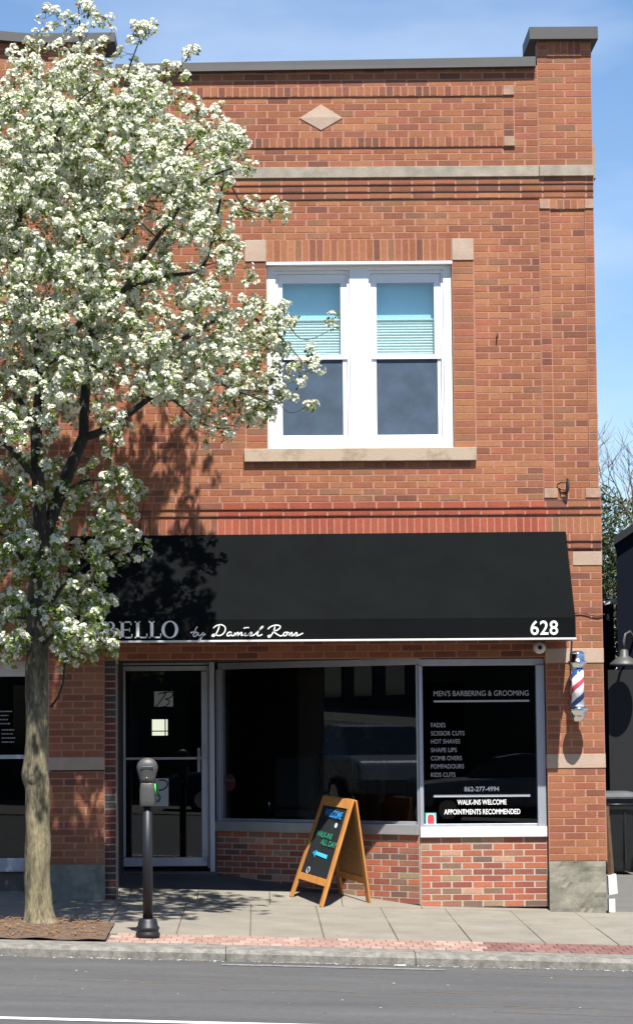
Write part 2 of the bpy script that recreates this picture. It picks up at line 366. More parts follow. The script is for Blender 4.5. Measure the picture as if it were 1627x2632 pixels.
# corbelled courses, each a little proud of the one below
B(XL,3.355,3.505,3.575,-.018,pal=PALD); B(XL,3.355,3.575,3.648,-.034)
xr0,xr1=-.38,2.81
B(XL,xr0,3.648,3.838,-.034,'soldier'); B(xr0,xr1,3.648,3.838,-.034,'soldier',pal=PALR); B(xr1,3.355,3.648,3.838,-.034,'soldier')
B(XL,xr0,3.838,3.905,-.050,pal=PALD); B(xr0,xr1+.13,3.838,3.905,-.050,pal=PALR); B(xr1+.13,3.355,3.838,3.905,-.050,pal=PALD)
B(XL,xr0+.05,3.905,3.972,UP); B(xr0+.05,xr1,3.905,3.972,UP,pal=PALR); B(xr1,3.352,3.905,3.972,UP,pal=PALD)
# upper storey field with the window opening
B(XL,-2.02,3.972,6.975,UP); 
B(-1.49,2.795,3.972,4.365,UP,phase=.3,rows=6)
B(-1.49,-.098,4.365,6.355,UP,phase=.4); B(2.144,2.795,4.365,6.44,UP,phase=.15); B(2.144,2.795,6.44,6.575,UP,phase=.7)
B(-1.49,-.098,6.355,6.575,UP,phase=.1)
B(-1.49,2.795,6.575,6.975,UP,phase=.35)
B(-.098,.113,4.495,6.355,UP,'stack'); B(1.931,2.144,4.495,6.355,UP,'stack')
B(.113,1.931,6.355,6.575,UP-.004,'soldier')
# pilaster panels
for a in (2.795,-2.02):
    b=a+.536
    B(a,a+.106,4.09,6.862,UP-.008,'stack'); B(b-.09,b,4.09,6.862,UP-.008,'stack')
    B(a+.106,b-.09,4.09,6.862,UP+.010,phase=.5); B(a+.106,b-.09,6.862,6.958,UP-.008,'soldier'); B(a+.106,b-.09,3.99,4.09,UP-.003,'soldier')
    B(a,b,3.972,3.992,UP-.004,pal=PALD,rows=1); B(a,b,6.958,6.978,UP-.008,rows=1)
# three stepped courses under the stone band
B(XL,3.331,6.977,7.045,-.080); B(XL,3.331,7.045,7.113,-.093,pal=PALD); B(XL,3.331,7.113,7.181,-.106)
# frieze
FY=-.100
B(XL,2.795,7.290,7.488,FY,phase=.2)
B(-1.14,2.452,7.588,8.0,FY,phase=.45,rows=6); B(2.56,2.795,7.488,8.1,FY,phase=.5,rows=9); B(XL,-1.25,7.488,8.1,FY,phase=.5,rows=9)
B(-1.14,2.452,7.488,7.588,FY-.014,'soldier',pal=PALD); B(-1.14,2.452,8.0,8.1,FY-.014,'soldier',pal=PALD)
B(2.452,2.56,7.588,8.0,FY-.008,'stack',pal=PALD); B(-1.25,-1.14,7.588,8.0,FY-.008,'stack')
B(XL,2.795,8.1,8.302,FY,phase=.8,rows=3,pal=PALD)
B(2.795,3.327,7.290,8.392,FY-.008,phase=.25); B(-2.02,-1.49,7.6,8.392,FY-.008,phase=.25)
B(2.795,2.895,8.392,8.575,FY-.020,'stack',rows=3); B(2.895,3.225,8.392,8.575,FY-.024,'soldier'); B(3.225,3.327,8.392,8.575,FY-.020,'stack',rows=3)
B(-2.02,-1.92,8.392,8.585,FY-.020,'stack',rows=3); B(-1.92,-1.6,8.392,8.585,FY-.024,'soldier'); B(-1.6,-1.49,8.392,8.585,FY-.020,'stack',rows=3)
B(XL,-2.02,8.302,8.64,FY,phase=.3)
# low jamb of older brick beside the door
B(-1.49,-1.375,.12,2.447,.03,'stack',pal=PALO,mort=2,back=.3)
wall.build('wall',['brick','mortar','mortar_grey'],bld)
# party walls, roof, floors
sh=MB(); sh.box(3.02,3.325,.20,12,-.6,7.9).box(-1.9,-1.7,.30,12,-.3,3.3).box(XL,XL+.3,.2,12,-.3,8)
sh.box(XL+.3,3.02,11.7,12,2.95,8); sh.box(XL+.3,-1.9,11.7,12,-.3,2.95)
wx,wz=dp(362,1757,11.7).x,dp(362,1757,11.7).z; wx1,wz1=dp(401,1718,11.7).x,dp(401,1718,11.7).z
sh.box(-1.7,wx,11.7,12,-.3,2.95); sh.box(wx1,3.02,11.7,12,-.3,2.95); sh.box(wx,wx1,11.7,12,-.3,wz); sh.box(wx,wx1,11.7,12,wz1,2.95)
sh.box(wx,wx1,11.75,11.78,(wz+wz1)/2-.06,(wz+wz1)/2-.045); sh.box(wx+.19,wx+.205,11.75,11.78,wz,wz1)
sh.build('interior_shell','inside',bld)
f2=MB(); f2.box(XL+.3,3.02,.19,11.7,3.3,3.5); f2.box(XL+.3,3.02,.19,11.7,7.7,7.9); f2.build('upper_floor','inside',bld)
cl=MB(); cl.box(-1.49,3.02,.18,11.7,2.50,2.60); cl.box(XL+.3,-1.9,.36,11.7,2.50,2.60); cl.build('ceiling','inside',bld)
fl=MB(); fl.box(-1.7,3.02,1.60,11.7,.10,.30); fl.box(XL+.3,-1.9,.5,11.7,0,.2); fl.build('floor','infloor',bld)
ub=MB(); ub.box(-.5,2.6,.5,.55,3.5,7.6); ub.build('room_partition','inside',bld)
# stone trim
st=MB(); st.box(XL,2.795,FY-.022,.1,7.181,7.290); st.box(2.798,3.330,FY-.034,.1,7.181,7.290); st.build('stone_band','band',bld,bevel=.004)
rt=MB(); rt.box(3.3305,3.372,.02,.5,7.19,7.53); rt.build('band_return','band',bld)
for i,(a,b,c,d,y) in enumerate(((-.098,.111,6.357,6.573,UP-.01),(1.933,2.144,6.357,6.573,UP-.01),(2.797,2.9,6.864,6.958,UP-.02),(3.243,3.329,6.864,6.958,UP-.02),(2.797,2.93,3.994,4.088,UP-.013),(3.2,3.345,3.994,4.088,UP-.013),
    (2.454,2.563,8.002,8.098,FY-.024),(2.454,2.563,7.489,7.586,FY-.024),(-1.25,-1.142,8.002,8.098,FY-.024),(-1.25,-1.142,7.489,7.586,FY-.024),(-2.018,-1.9,3.994,4.088,UP-.013),(-1.59,-1.486,3.994,4.088,UP-.013),(-2.018,-1.915,6.864,6.958,UP-.02),(-1.575,-1.486,6.864,6.958,UP-.02))):
    k=MB(); k.box(a,b,y,y+.1,c,d); k.build('corner_block','stone' if i<2 else 'stone_soft',bld,bevel=.004)
dm=MB(); cx,cz=.66,7.792
dm.add([(cx-.212,FY-.006,cz-.006),(cx,FY-.006,cz-.128),(cx+.212,FY-.006,cz-.006),(cx,FY-.006,cz+.13),(cx,FY-.016,cz),(cx-.212,FY+.02,cz-.006),(cx,FY+.02,cz-.128),(cx+.212,FY+.02,cz-.006),(cx,FY+.02,cz+.13)],
  [(0,1,4),(1,2,4),(2,3,4),(3,0,4),(0,5,6,1),(1,6,7,2),(2,7,8,3),(3,8,5,0)]); dm.build('diamond_panel','stone',bld)
k=MB(); k.box(-.118,2.142,UP-.045,.1,4.367,4.495); k.build('window_sill','sillstone',bld,bevel=.005)
for (a,b,c,d) in ((2.79,3.356,1.3725,1.5085),(2.79,3.356,2.3885,2.5295),(3.073,3.358,3.3375,3.470),(-2.034,-1.486,1.385,1.5085)):
    k=MB(); k.box(a,b,-.006,.12,c,d); k.build('pier_band','stone',bld,bevel=.003)
for (a,b,n) in ((2.792,3.335,0),(-2.034,-1.486,1)):
    k=MB(); zt=.4785
    nx,nz=14,12; vs=[];fs=[]
    for iz in range(nz+1):
        for ix in range(nx+1):
            x=a+(b-a)*ix/nx; z0_=-.12 if not n else .0; z=z0_+(zt-z0_)*iz/nz
            y=-.022+.013*noise.noise(Vector((x*5,z*5,n*9)))+.006*noise.noise(Vector((x*17,z*17,n)))
            if not n and z<.13 and x>3.18-.3*z: y+=.012
            if not n and abs((x-2.98)-( .22-z)*.7)<.014 and z<.28: y+=.012
            vs.append((x,y,z))
    for iz in range(nz):
        for ix in range(nx):
            i=iz*(nx+1)+ix; fs.append((i,i+1,i+nx+2,i+nx+1))
    k.add(vs,fs); k.box(a+.002,b-.002,.0,.25,-.12,zt-.001); k.build('base_stone','slate',bld)
# copings
cp=MB()
def cop(x0,z0,x1,z1,h0,h1,y0=-.17,y1=.35):
    # sloped front face metal coping between two ends
    vs=[]
    for x,z,h in ((x0,z0,h0),(x1,z1,h1)):
        vs+=[(x,y0+.012,z+h),(x,y0,z),(x,y0+.03,z-.004),(x,y1,z-.004),(x,y1,z+h-.01)]
    fs=[(i,(i+1)%5,(i+1)%5+5,i+5) for i in range(5)]+[(4,3,2,1,0),(5,6,7,8,9)]
    cp.add(vs,fs)
cop(-1.36,8.243,2.775,8.278,.086,.100)
cp.build('coping','coping',bld,recalc=True)
cp=MB(); cop(2.715,8.543,3.388,8.543,.125,.125,-.20,.45); cp.build('pier_cap','coping',bld,recalc=True)
cp=MB(); pts=[(XL,8.68),(-3.2,8.66),(-2.75,8.635),(-2.52,8.607),(-2.38,8.592),(-2.24,8.580),(-2.12,8.575),(-2.0,8.575),(-1.36,8.580)]
for (a,za),(b,zb) in zip(pts,pts[1:]): cop(a,za-.03,b,zb-.03,.095,.095,-.19,.4)
cp.build('curved_coping','coping',bld,recalc=True)
# flashing joint in coping, gutter end
# ---- upper window
win=MB()
X0,X1,Z0,Z1=.115,1.929,4.497,6.352
win.box(X0,X1,-.012,.12,Z1-.075,Z1-.034); win.box(X0,X1,-.012,.12,Z0,Z0+.085)
win.box(X0,.200,-.012,.12,Z0+.085,Z1-.075); win.box(1.846,X1,-.012,.12,Z0+.085,Z1-.075); win.box(.925,1.112,-.012,.12,Z0+.085,Z1-.075)
wo=win.build('window','white',bld,bevel=.003)
hd=MB(); hd.box(X0-.004,X1+.004,-.085,.05,Z1-.032,Z1-.004); hd.build('drip_cap','white',wo,bevel=.003)
for (a,b,gl,gr,ll,lr) in ((.2015,.9235,.268,.838,.262,.855),(1.1135,1.8445,1.192,1.758,1.186,1.785)):
    s=MB(); zt=Z1-.077; zb=Z0+.087
    s.box(a,a+.022,.012,.1,zb,zt); s.box(b-.022,b,.012,.1,zb,zt); s.box(a+.022,b-.022,.012,.1,zt-.03,zt); s.box(a+.022,b-.022,.012,.1,zb,zb+.022)
    s.build('sash_stop','white',wo)
    s=MB(); u0,u1=a+.024,b-.024; s.box(u0,gl,.030,.07,5.392,zt-.032); s.box(gr,u1,.030,.07,5.392,zt-.032); s.box(gl,gr,.030,.07,6.155,zt-.032); s.box(gl,gr,.030,.07,5.392,5.438)
    s.build('upper_sash','white',wo,bevel=.002)
    s=MB(); s.box(u0,ll,.045,.085,zb+.024,5.390); s.box(lr,u1,.045,.085,zb+.024,5.390); s.box(ll,lr,.045,.085,zb+.024,4.640); s.build('lower_sash','white',wo,bevel=.002)
    s=MB(); s.box(gl,gr,.050,.056,5.438,6.155); s.build('glass_pane','glass_up',wo)
    s=MB(); s.box(ll,lr,.052,.055,4.640,5.390); s.build('insect_screen','screen',wo)
    s=MB(); n=13; zb2,zt2=5.43,5.792
    vs=[];fs=[]
    for i in range(2*n+1):
        z=zb2+(zt2-zb2)*i/(2*n); y=.10+(.018 if i%2 else 0)
        vs+=[(gl-.02,y,z),(gr+.005,y,z)]
    fs=[(2*i,2*i+1,2*i+3,2*i+2) for i in range(2*n)]
    s.add(vs,fs); s.box(gl-.02,gr+.005,.09,.12,zt2,zt2+.012); s.build('pleated_blind','blind',wo)
    s=MB(); s.box(gl-.05,gr+.05,.17,.175,5.38,6.25); s.build('roller_shade','shade',wo)

ZMAP[0]=False
# ---- shop front: right bay (flat) and left bay (splayed back to the door)
def bay(name,org,udir,nrm,length,zt,zb,zs,glassname,postL,postR,mull=None,zbot=lambda t:0,pal=PALB):
    U=Vector((*udir,0)).normalized(); N=Vector((*nrm,0)).normalized(); O=Vector((*org,0))
    def xf(x,y,z): q=O+U*x+N*(-y); return (q.x,q.y,z)
    def bx(m,a,b,y0,y1,z0,z1):
        t=MB().box(a,b,y0,y1,z0,z1); m.add([xf(*p) for p in t.v],t.f)
    base=MB(); bricks(base,0,length,zs-.10-10*.0665-.002,zs-.10-.001,0,pal=pal,xf=xf,rows=11,mort=1,pl=.2,back=.14,j=.012)
    base.build('base_wall',['brick','mortar_pale'],bld,recalc=True)
    fr=MB(); bx(fr,0,length,.03,.10,zt,zt+.065)
    bx(fr,0,postL,.0,.10,zs,zt-.001); bx(fr,length-postR,length,.0,.10,zs,zt-.001)
    bx(fr,postL,length-postR,.03,.09,zs,zs+.028)
    w=fr.build('shop_window','alu',bld,bevel=.003,recalc=True)
    si=MB(); bx(si,0,length,-.03,.12,zs-.10,zs-.001); si.build('sill','sillwhite' if name=='r' else 'alu_dull',w,bevel=.004,recalc=True)  # sun and shade put into the sill colour: pale right bay, dull left bay
    gg=MB(); bx(gg,postL,length-postR,.055,.061,zs+.028,zt); gg.build('glass_pane','glass',w,recalc=True)
    return xf,w
# right bay
xfR,winR=bay('r',(1.560,.075),(1,0),(0,-1),1.225,2.372,0,.812,'g',.038,.082)
PA,PB=Vector((1.553,.082)),Vector((-.435,1.50)); UL=(PA-PB).normalized(); LL=(PA-PB).length; NL=Vector((UL.y,-UL.x)); NL=NL if NL.y<0 else -NL
xfL,winL=bay('l',tuple(PB),tuple(UL),tuple(NL),LL-.003,2.385,0,.835,'g',.05,.02)
# soffit of the entrance, door threshold, door
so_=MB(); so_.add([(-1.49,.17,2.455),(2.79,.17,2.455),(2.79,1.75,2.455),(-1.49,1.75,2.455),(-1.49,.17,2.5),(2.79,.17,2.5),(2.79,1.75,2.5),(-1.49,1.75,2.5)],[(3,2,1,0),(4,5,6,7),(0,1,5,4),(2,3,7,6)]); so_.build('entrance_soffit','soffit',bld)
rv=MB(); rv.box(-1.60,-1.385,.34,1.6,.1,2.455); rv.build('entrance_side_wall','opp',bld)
DY=1.5
def dbox(m,xa,ya,xb,yb,y0,y1):
    p=dp(xa,yb,y0); q=dp(xb,ya,y0); m.box(p.x,q.x,y0,y1,p.z,q.z)
dr=MB(); dbox(dr,286,1590,496,1603,DY,DY+.05); dbox(dr,286,1603.3,300,2047,DY,DY+.05); dbox(dr,483,1603.3,496,2047,DY,DY+.05); dbox(dr,286,2047.3,496,2070,DY,DY+.05)
door=dr.build('shop_door','alu',bld,bevel=.003)
k=MB(); dbox(k,300,1603.3,483,2047,DY+.02,DY+.026); dglass=k.build('glass_pane','glass',door)
k=MB(); dbox(k,285,1808,495,1815,DY-.03,DY-.01); k.build('push_bar','alu_dull',door)
k=MB(); dbox(k,472,1786,479,1844,DY-.06,DY-.04); dbox(k,472,1792,479,1796,DY-.04,DY+.0); dbox(k,472,1834,479,1838,DY-.04,DY); k.build('handle','chrome',door)
for q4 in ((485,1776,493,1800),(487,2030,494,2036),(485,2046,494,2058)):
    k=MB(); dbox(k,*q4,DY-.012,DY); k.build('lock','alu_dull',door)
df=MB(); dbox(df,275,1578,502,1589,DY+.005,DY+.09); dbox(df,275,1589.3,285,2073,DY+.005,DY+.09); dbox(df,497,1589.3,502,2073,DY+.005,DY+.09); df.build('door_frame','alu_dull',bld)
k=MB(); dbox(k,502.5,1574,512,2085,DY-.08,DY+.08); k.build('door_post','alu',bld,bevel=.003)
k=MB(); k.box(-1.385,-.43,1.40,1.68,.15,.325); k.build('threshold','joint',bld)
# logo plate and card on the door glass
def quadplate(name,xa,ya,xb,yb,y,mt,parent,th=.004):
    m=MB(); dbox(m,xa,ya,xb,yb,y-th,y); return m.build(name,mt,parent)
lp=quadplate('logo_plate',369,1651,414,1688,DY+.018,'card',dglass)
def strokes(name,lines,conv,w,nrm,mt,parent):
    m=MB()
    for ln in lines:
        P=[conv(*p) for p in ln]
        # catmull-rom smoothing
        Q=[]
        for i in range(len(P)-1):
            a,b,c,d=P[max(i-1,0)],P[i],P[i+1],P[min(i+2,len(P)-1)]
            for t in (0,.25,.5,.75):
                Q.append(.5*((2*b)+(c-a)*t+(2*a-5*b+4*c-d)*t*t+(3*b-a-3*c+d)*t**3))
        Q.append(P[-1]); m.ribbon(Q,w,nrm)
    o=m.build(name,mt,parent); return o
cvB=lambda x,y: at(280+x/4.075,1650+y/4.075,DY+.012)
strokes('logo_letter',[[(520,548),(560,535),(600,530),(585,560),(550,610),(510,660),(490,680)],[(575,540),(620,525),(665,530),(670,555),(640,585),(590,600)],[(590,600),(625,608),(635,635),(610,665),(575,680),(550,675)]],cvB,.011,(0,-1,0),'black',lp)
quadplate('notice_card',372,1859,403,1926,DY+.019,'card',dglass)
strokes('card_mark',[[(525,1450),(580,1448),(618,1480),(600,1525),(560,1550),(525,1552)],[(500,1590),(525,1600),(540,1635),(520,1670),(500,1672)]],cvB,.013,(0,-1,0),'black',dglass)
strokes('card_tag',[[(500,1485),(512,1540),(520,1590)]],cvB,.020,(0,-1,0),'lime',dglass)
# window lettering on the right bay
GY=.075+.054
def wtext(name,txt,xa,xb,ybase,h,mt,bold=0,gap=1.0):
    p=at(xa,ybase,GY); q=at(xb,ybase,GY); return text_mesh(name,txt,p,q.x-p.x,h/264.,mt,winR,bold=bold,gap=gap)
z7=lambda x,y:(1050+x/4.086,1680+y/4.086)
def w7(name,txt,x0,x1,y0,y1,mt,bold=0,gap=1.0):
    a=z7(x0,y1); b=z7(x1,y1); wtext(name,txt,a[0],b[0],a[1],(y1-y0)/4.086,mt,bold,gap)
w7('heading_text',"MEN'S BARBERING & GROOMING",262,1258,390,448,'vinylgrey',.0)
for t,x1,y0 in (("FADES",385,728),("SCISSOR CUTS",585,815),("HOT SHAVES",538,900),("SHAPE UPS",505,990),("COMB OVERS",558,1076),("POMPADOURS",580,1162),("KIDS CUTS",490,1250)):
    w7('service_text',t,234,x1,y0,y0+46,'vinylgrey')
w7('phone_text',"862-277-4994",584,950,1398,1448,'lettering',.012)
w7('welcome_text',"WALK-INS WELCOME",510,1025,1535,1588,'lettering',.012)
w7('booking_text',"APPOINTMENTS RECOMMENDED",372,1170,1636,1690,'lettering',.012)
for nm,x0,x1,y0,y1,mt in (('rule',262,1265,492,512,'vinylgrey'),('rule',262,1275,1484,1508,'lettering')):
    a=at(*z7(x0,y1),GY); b=at(*z7(x1,y0),GY); k=MB(); k.box(a.x,b.x,GY-.002,GY,min(a.z,b.z)-.006,max(a.z,b.z)-.0); 
    k=MB(); hh=(y1-y0)/4.086/264; k.box(a.x,b.x,GY-.002,GY,a.z,a.z+hh); k.build(nm,mt,winR)
a=at(*z7(178,1838),GY); b=at(*z7(288,1672),GY)
k=MB(); k.box(a.x,b.x,GY-.003,GY-.001,a.z,b.z); stk=k.build('sticker','teal',winR)
k=MB(); cx,cz=(a.x+b.x)/2,(a.z+b.z)/2; k.loft([(cx,cz,0,.055,.075)],n=24,e=3) ; 
def disc(m,cx,cz,y0,y1,rx,rz,e=2,n=28):
    P=[(cx+rx*math.copysign(abs(math.cos(t))**(2/e),math.cos(t)),cz+rz*math.copysign(abs(math.sin(t))**(2/e),math.sin(t))) for t in [2*math.pi*i/n for i in range(n)]]
    m.prism(P,y0,y1)
k=MB(); disc(k,cx,cz,GY-.006,GY-.003,.042,.066,3); k.build('white_badge','lettering',stk,recalc=True)
k=MB(); disc(k,cx,cz+.01,GY-.009,GY-.006,.034,.052,3); k.build('red_badge','red',stk,recalc=True)
# round sticker on the splayed pane
def xfl(x,y,z): return xfL(x,y,z)
k=MB(); t=MB(); disc(t,.145,1.228,.048,.052,.066,.085,2); k.add([xfL(*p) for p in t.v],t.f); sk=k.build('round_sticker','dullred',winL,recalc=True)
k=MB(); t=MB().box(.09,.20,.044,.0475,1.235,1.258); k.add([xfL(*p) for p in t.v],t.f); k.build('sticker_text','steel',sk)

# ---- neighbouring shop window at far left
nw=MB(); y=.30
zt=dp(0,1588,y).z; zb=dp(0,2050,y).z; zm=dp(0,1808,y).z
nw.box(XL+.3,-2.03,y,y+.08,zt,2.447); nw.box(XL+.3,-2.03,y-.02,y+.08,zm-.02,zm+.02); nw.box(XL+.3,-2.03,y-.03,y+.08,zb-.13,zb); 
for x in (-2.10,-4.2): nw.box(x,x+.065,y+.002,y+.078,zb,zt)
no=nw.build('neighbour_window','alu',bld,bevel=.003)
k=MB(); k.box(XL+.3,-2.12,y+.03,y+.036,zb,zt); k.build('glass_pane','glass',no)
k=MB(); k.box(XL+.3,-2.03,y+.02,y+.1,-.1,zb-.131); k.build('stall_riser','joint',bld)
for i,zz in enumerate((0,1,2,3,4.5,5.5,6.5,7.5)):
    a=at(0+(6 if i>3 else 0),1830+zz*10.5,y+.028); b=at(28+(12 if i>3 else 0)-(i%3)*4,1830+zz*10.5,y+.028); k=MB(); xx=a.x; rl=random.Random(i)
    while xx<b.x: wl=rl.uniform(.006,.02); k.box(xx,xx+wl,a.y-.002,a.y-.0005,a.z,a.z+.010); xx+=wl+rl.uniform(.004,.009)
    k.build('lettering_line','vinylgrey',no)
for z in (dp(0,1590,y).z+.0,): 
    k=MB(); k.box(XL+.3,-2.03,y-.05,y-.001,2.30,2.447); k.build('neighbour_fascia','sillwhite',bld)

# ---------------------------------------------------------------- awning
aw=thing('shop_awning','black canvas shop awning with white house number 628 over the door and windows','awning',(.65,0,2.6))
AL,AR=-1.82,3.004
ax0=dp(1350,1270,-.05)
zt,zv,zb=3.665,2.812,2.590
yt,yv=-.045,-.66; yb=-.70
sl_=.004/4.8
cv=MB(); nx=40
vs=[];fs=[]
prof=[(yt,zt),(yt-.012,zt-.006)]+[(yt+(yv-yt)*t-.015*math.sin(math.pi*t)*0,zt+(zv-zt)*t) for t in (.25,.5,.75)]+[(yv,zv),(yv-.01,zv-.012)]
for i in range(nx+1):
    x=AL+(AR-AL)*i/nx; d=.004*math.sin(i*math.pi/4)
    for j,(yy,zz) in enumerate(prof): vs.append((x,yy+(d*math.sin(math.pi*j/6) if 0<j<6 else 0),zz-.012*(1-i/nx)))
m_=len(prof)
for i in range(nx):
    for j in range(m_-1): fs.append((i*m_+j,i*m_+j+1,(i+1)*m_+j+1,(i+1)*m_+j))
cv.add(vs,fs,smooth=False)
cvo=cv.build('canvas','fabric',aw); sm=cvo.modifiers.new('thick','SOLIDIFY'); sm.thickness=.004
va=MB(); va.box(AL,AR,-.676,-.670,zb+.02,zv-.01); va.build('valance','fabric',aw)
# end panels
for x in (AL,AR-.004):
    e=MB(); P=[(yt,zt-.01),(yt,zb+.02),(-.670,zb+.02),(-.670,zv-.012),(yv,zv-.012)]
    vs=[(x,a,b) for a,b in P]+[(x+.004,a,b) for a,b in P]; n=5
    e.add(vs,[tuple(range(n)),tuple(range(2*n-1,n-1,-1))]+[(i,i+n,(i+1)%n+n,(i+1)%n) for i in range(n)]); e.build('end_panel','fabric',aw)
bb=MB(); bb.box(AL-.004,AR+.006,-.690,-.652,zb,zb+.019); bb.box(AL,AL+.02,-.652,-.03,zb,zb+.018); bb.box(AR-.02,AR,-.652,-.03,zb,zb+.018); bb.build('bottom_rail','sillwhite',aw,bevel=.003)
k=MB(); k.tube([(3.0,-.40,2.585),(3.02,-.12,2.40),(3.03,-.01,2.28)],.010,6); k.build('brace','steel',aw)
VY=-.6775
# serif BELLO
def serif(mb,ch,x,z,w,h,th=.030,tn=.0115,s=.030):
    bar=lambda a,b,c,d: mb.box(x+a,x+b,VY-.002,VY,z+c,z+d)
    def stem(a): bar(a,a+th,0,h); bar(a-s*.45,a+th+s*.35,0,tn); bar(a-s*.45,a+th+s*.35,h-tn,h)
    if ch=='E':
        stem(.014); bar(.014+th,w,0,tn*1.2); bar(.014+th,w-.008,h-tn*1.2,h); bar(.014+th,w-.022,h*.5-tn/2,h*.5+tn/2)
        bar(w-.010,w,0,.04); bar(w-.018,w-.008,h-.036,h); bar(w-.03,w-.022,h*.5-.018,h*.5+.018)
    if ch=='L': stem(.014); bar(.014+th,w,0,tn*1.2); bar(w-.010,w,0,.045)
    if ch in 'OB':
        def ring(cx,cz,rx,rz,t,a0,a1):
            n=28; vs=[]; 
            for i in range(n+1):
                a=a0+(a1-a0)*i/n; vs.append((cx+rx*math.cos(a),cz+rz*math.sin(a))); vs.append((cx+(rx-t)*math.cos(a),cz+(rz-tn)*math.sin(a)))
            V=[(p[0],VY-.002,p[1]) for p in vs]+[(p[0],VY,p[1]) for p in vs]; o=len(vs)
            F=[]
            for i in range(n): F+=[(2*i,2*i+1,2*i+3,2*i+2),(2*i,2*i+2,o+2*i+2,o+2*i),(2*i+1,o+2*i+1,o+2*i+3,2*i+3)]
            mb.add(V,F)
        if ch=='O': ring(x+w/2,z+h/2,w/2,h/2+.003,th,0,2*math.pi)
        else:
            stem(.014); ring(x+.05,z+h*.75,w-.068,h*.25,th*.8,-math.pi/2,math.pi/2); ring(x+.05,z+h*.26,w-.055,h*.26,th*.85,-math.pi/2,math.pi/2)
lt=MB(); c3=lambda x,y: at(240+x/2.291,1350+y/2.291,VY-.001)
hz=c3(0,580).z-c3(0,680).z
for ch,x0,x1 in (('B',68,140),('E',155,232),('L',245,320),('L',328,402),('O',403,502)):
    p=c3(x0,683); q=c3(x1,683); serif(lt,ch,p.x,2.632,q.x-p.x,hz)
lt.build('name_lettering','lettering',aw)
scr=[[(575,634),(585,629),(597,628)],[(614,597),(604,612),(594,635),(589,650),(597,655),(609,648),(614,636),(607,629),(597,638)],[(620,632),(619,646),(628,650),(640,641),(648,630)],[(650,630),(642,655),(632,680),(624,690),(620,683),(636,660),(662,640)],
 [(742,594),(736,615),(724,638),(710,654),(699,650),(712,642),(740,650),(764,640),(778,618),(775,598),(755,586),(728,590),(706,606)],
 [(815,632),(802,629),(790,640),(789,650),(800,651),(812,641),(816,632),(813,647),(822,651),(832,642)],[(836,632),(832,650),(842,640),(852,631),(856,638),(850,650),(862,640),(872,631),(876,638),(872,649),(884,646)],[(898,632),(891,649),(902,650),(912,645)],[(885,607),(900,603),(918,603)],
 [(916,646),(934,638),(930,630),(919,638),(920,650),(935,650),(950,644)],[(950,644),(978,618),(1000,597),(990,600),(972,628),(966,648),(980,650),(995,642)],
 [(1070,596),(1063,620),(1050,645),(1036,660),(1029,652),(1045,647)],[(1028,612),(1045,597),(1075,588),(1099,593),(1098,606),(1080,619),(1060,624),(1084,643),(1104,652),(1118,645)],
 [(1136,629),(1122,636),(1120,648),(1132,650),(1142,640),(1138,630),(1154,634)],[(1152,649),(1168,631),(1171,645),(1160,652),(1180,648)],[(1180,648),(1196,631),(1199,645),(1188,652),(1208,648),(1235,635)]]
strokes('script_lettering',scr,c3,.0108,(0,-1,0),'lettering',aw)
p=at(1363,1632,VY); q=at(1433.5,1632,VY); text_mesh('house_number','628',p,q.x-p.x,at(1400,1595,VY).z-at(1400,1632,VY).z,'lettering',aw,bold=.012,gap=1.05)

# round white camera under the awning
cam_=thing('security_camera','small round white camera under the right end of the awning','camera',tuple(dp(1288,1547,-.12)))
p=dp(1288,1547,-.12)
k=MB(); k.lathe([(.02,-.035),(.05,-.03),(.058,-.01),(.058,.03),(.03,.06)],n=24,axis='y',org=tuple(p)); k.build('housing','sillwhite',cam_)
k=MB(); k.box(p.x-.02,p.x+.02,p.y+.05,.02,p.z-.01,p.z+.02); k.build('mount','sillwhite',cam_)
k=MB(); k.lathe([(.018,-.004),(.022,0),(.018,.004)],n=16,axis='y',org=(p.x,p.y-.036,p.z)); k.build('lens','black',cam_)

# ---------------------------------------------------------------- barber pole
bx_,by_=3.075,-.19
bp=thing('barber_pole','chrome wall mounted barber pole with red, white and blue stripes','barber pole',(bx_,by_,1.80))
c=(bx_,by_)
k=MB(); k.lathe([(.0005,1.815),(.045,1.82),(.062,1.85),(.068,1.875),(.070,1.90),(.094,1.915),(.098,1.94),(.090,1.955),(.068,1.966)],c,32); k.build('lower_cap','chrome',bp)
sm_=bpy.data.materials.new('barber stripes'); sm_.use_nodes=True; n=sm_.node_tree; pb=n.nodes['Principled BSDF']; pb.inputs['Roughness'].default_value=.15
t=n.nodes.new('ShaderNodeTexCoord'); sx=n.nodes.new('ShaderNodeSeparateXYZ'); n.links.new(t.outputs['Object'],sx.inputs[0])
def mth(op,a,b=None):
    q=n.nodes.new('ShaderNodeMath'); q.operation=op
    for i,v in enumerate((a,b)):
        if v is None: continue
        if isinstance(v,(int,float)): q.inputs[i].default_value=v
        else: n.links.new(v,q.inputs[i])
    return q.outputs[0]
ang=mth('ARCTAN2',mth('SUBTRACT',sx.outputs['Y'],by_),mth('SUBTRACT',sx.outputs['X'],bx_))
fr=mth('FRACT',mth('ADD',mth('SUBTRACT',mth('MULTIPLY',sx.outputs['Z'],1/.285),mth('MULTIPLY',ang,1/(2*math.pi))),.745))
cr=n.nodes.new('ShaderNodeValToRGB'); cr.color_ramp.interpolation='CONSTANT'; e=cr.color_ramp.elements
e[0].position=0; e[0].color=(.03,.07,.26,1); e[1].position=.21; e[1].color=(.8,.8,.8,1)
q=e.new(.52); q.color=(.50,.06,.09,1); q=e.new(.72); q.color=(.8,.8,.8,1)
n.links.new(fr,cr.inputs[0]); n.links.new(cr.outputs[0],pb.inputs['Base Color'])
k=MB(); k.lathe([(.060,1.955),(.060,2.36)],c,40); k.build('striped_cylinder',sm_,bp)
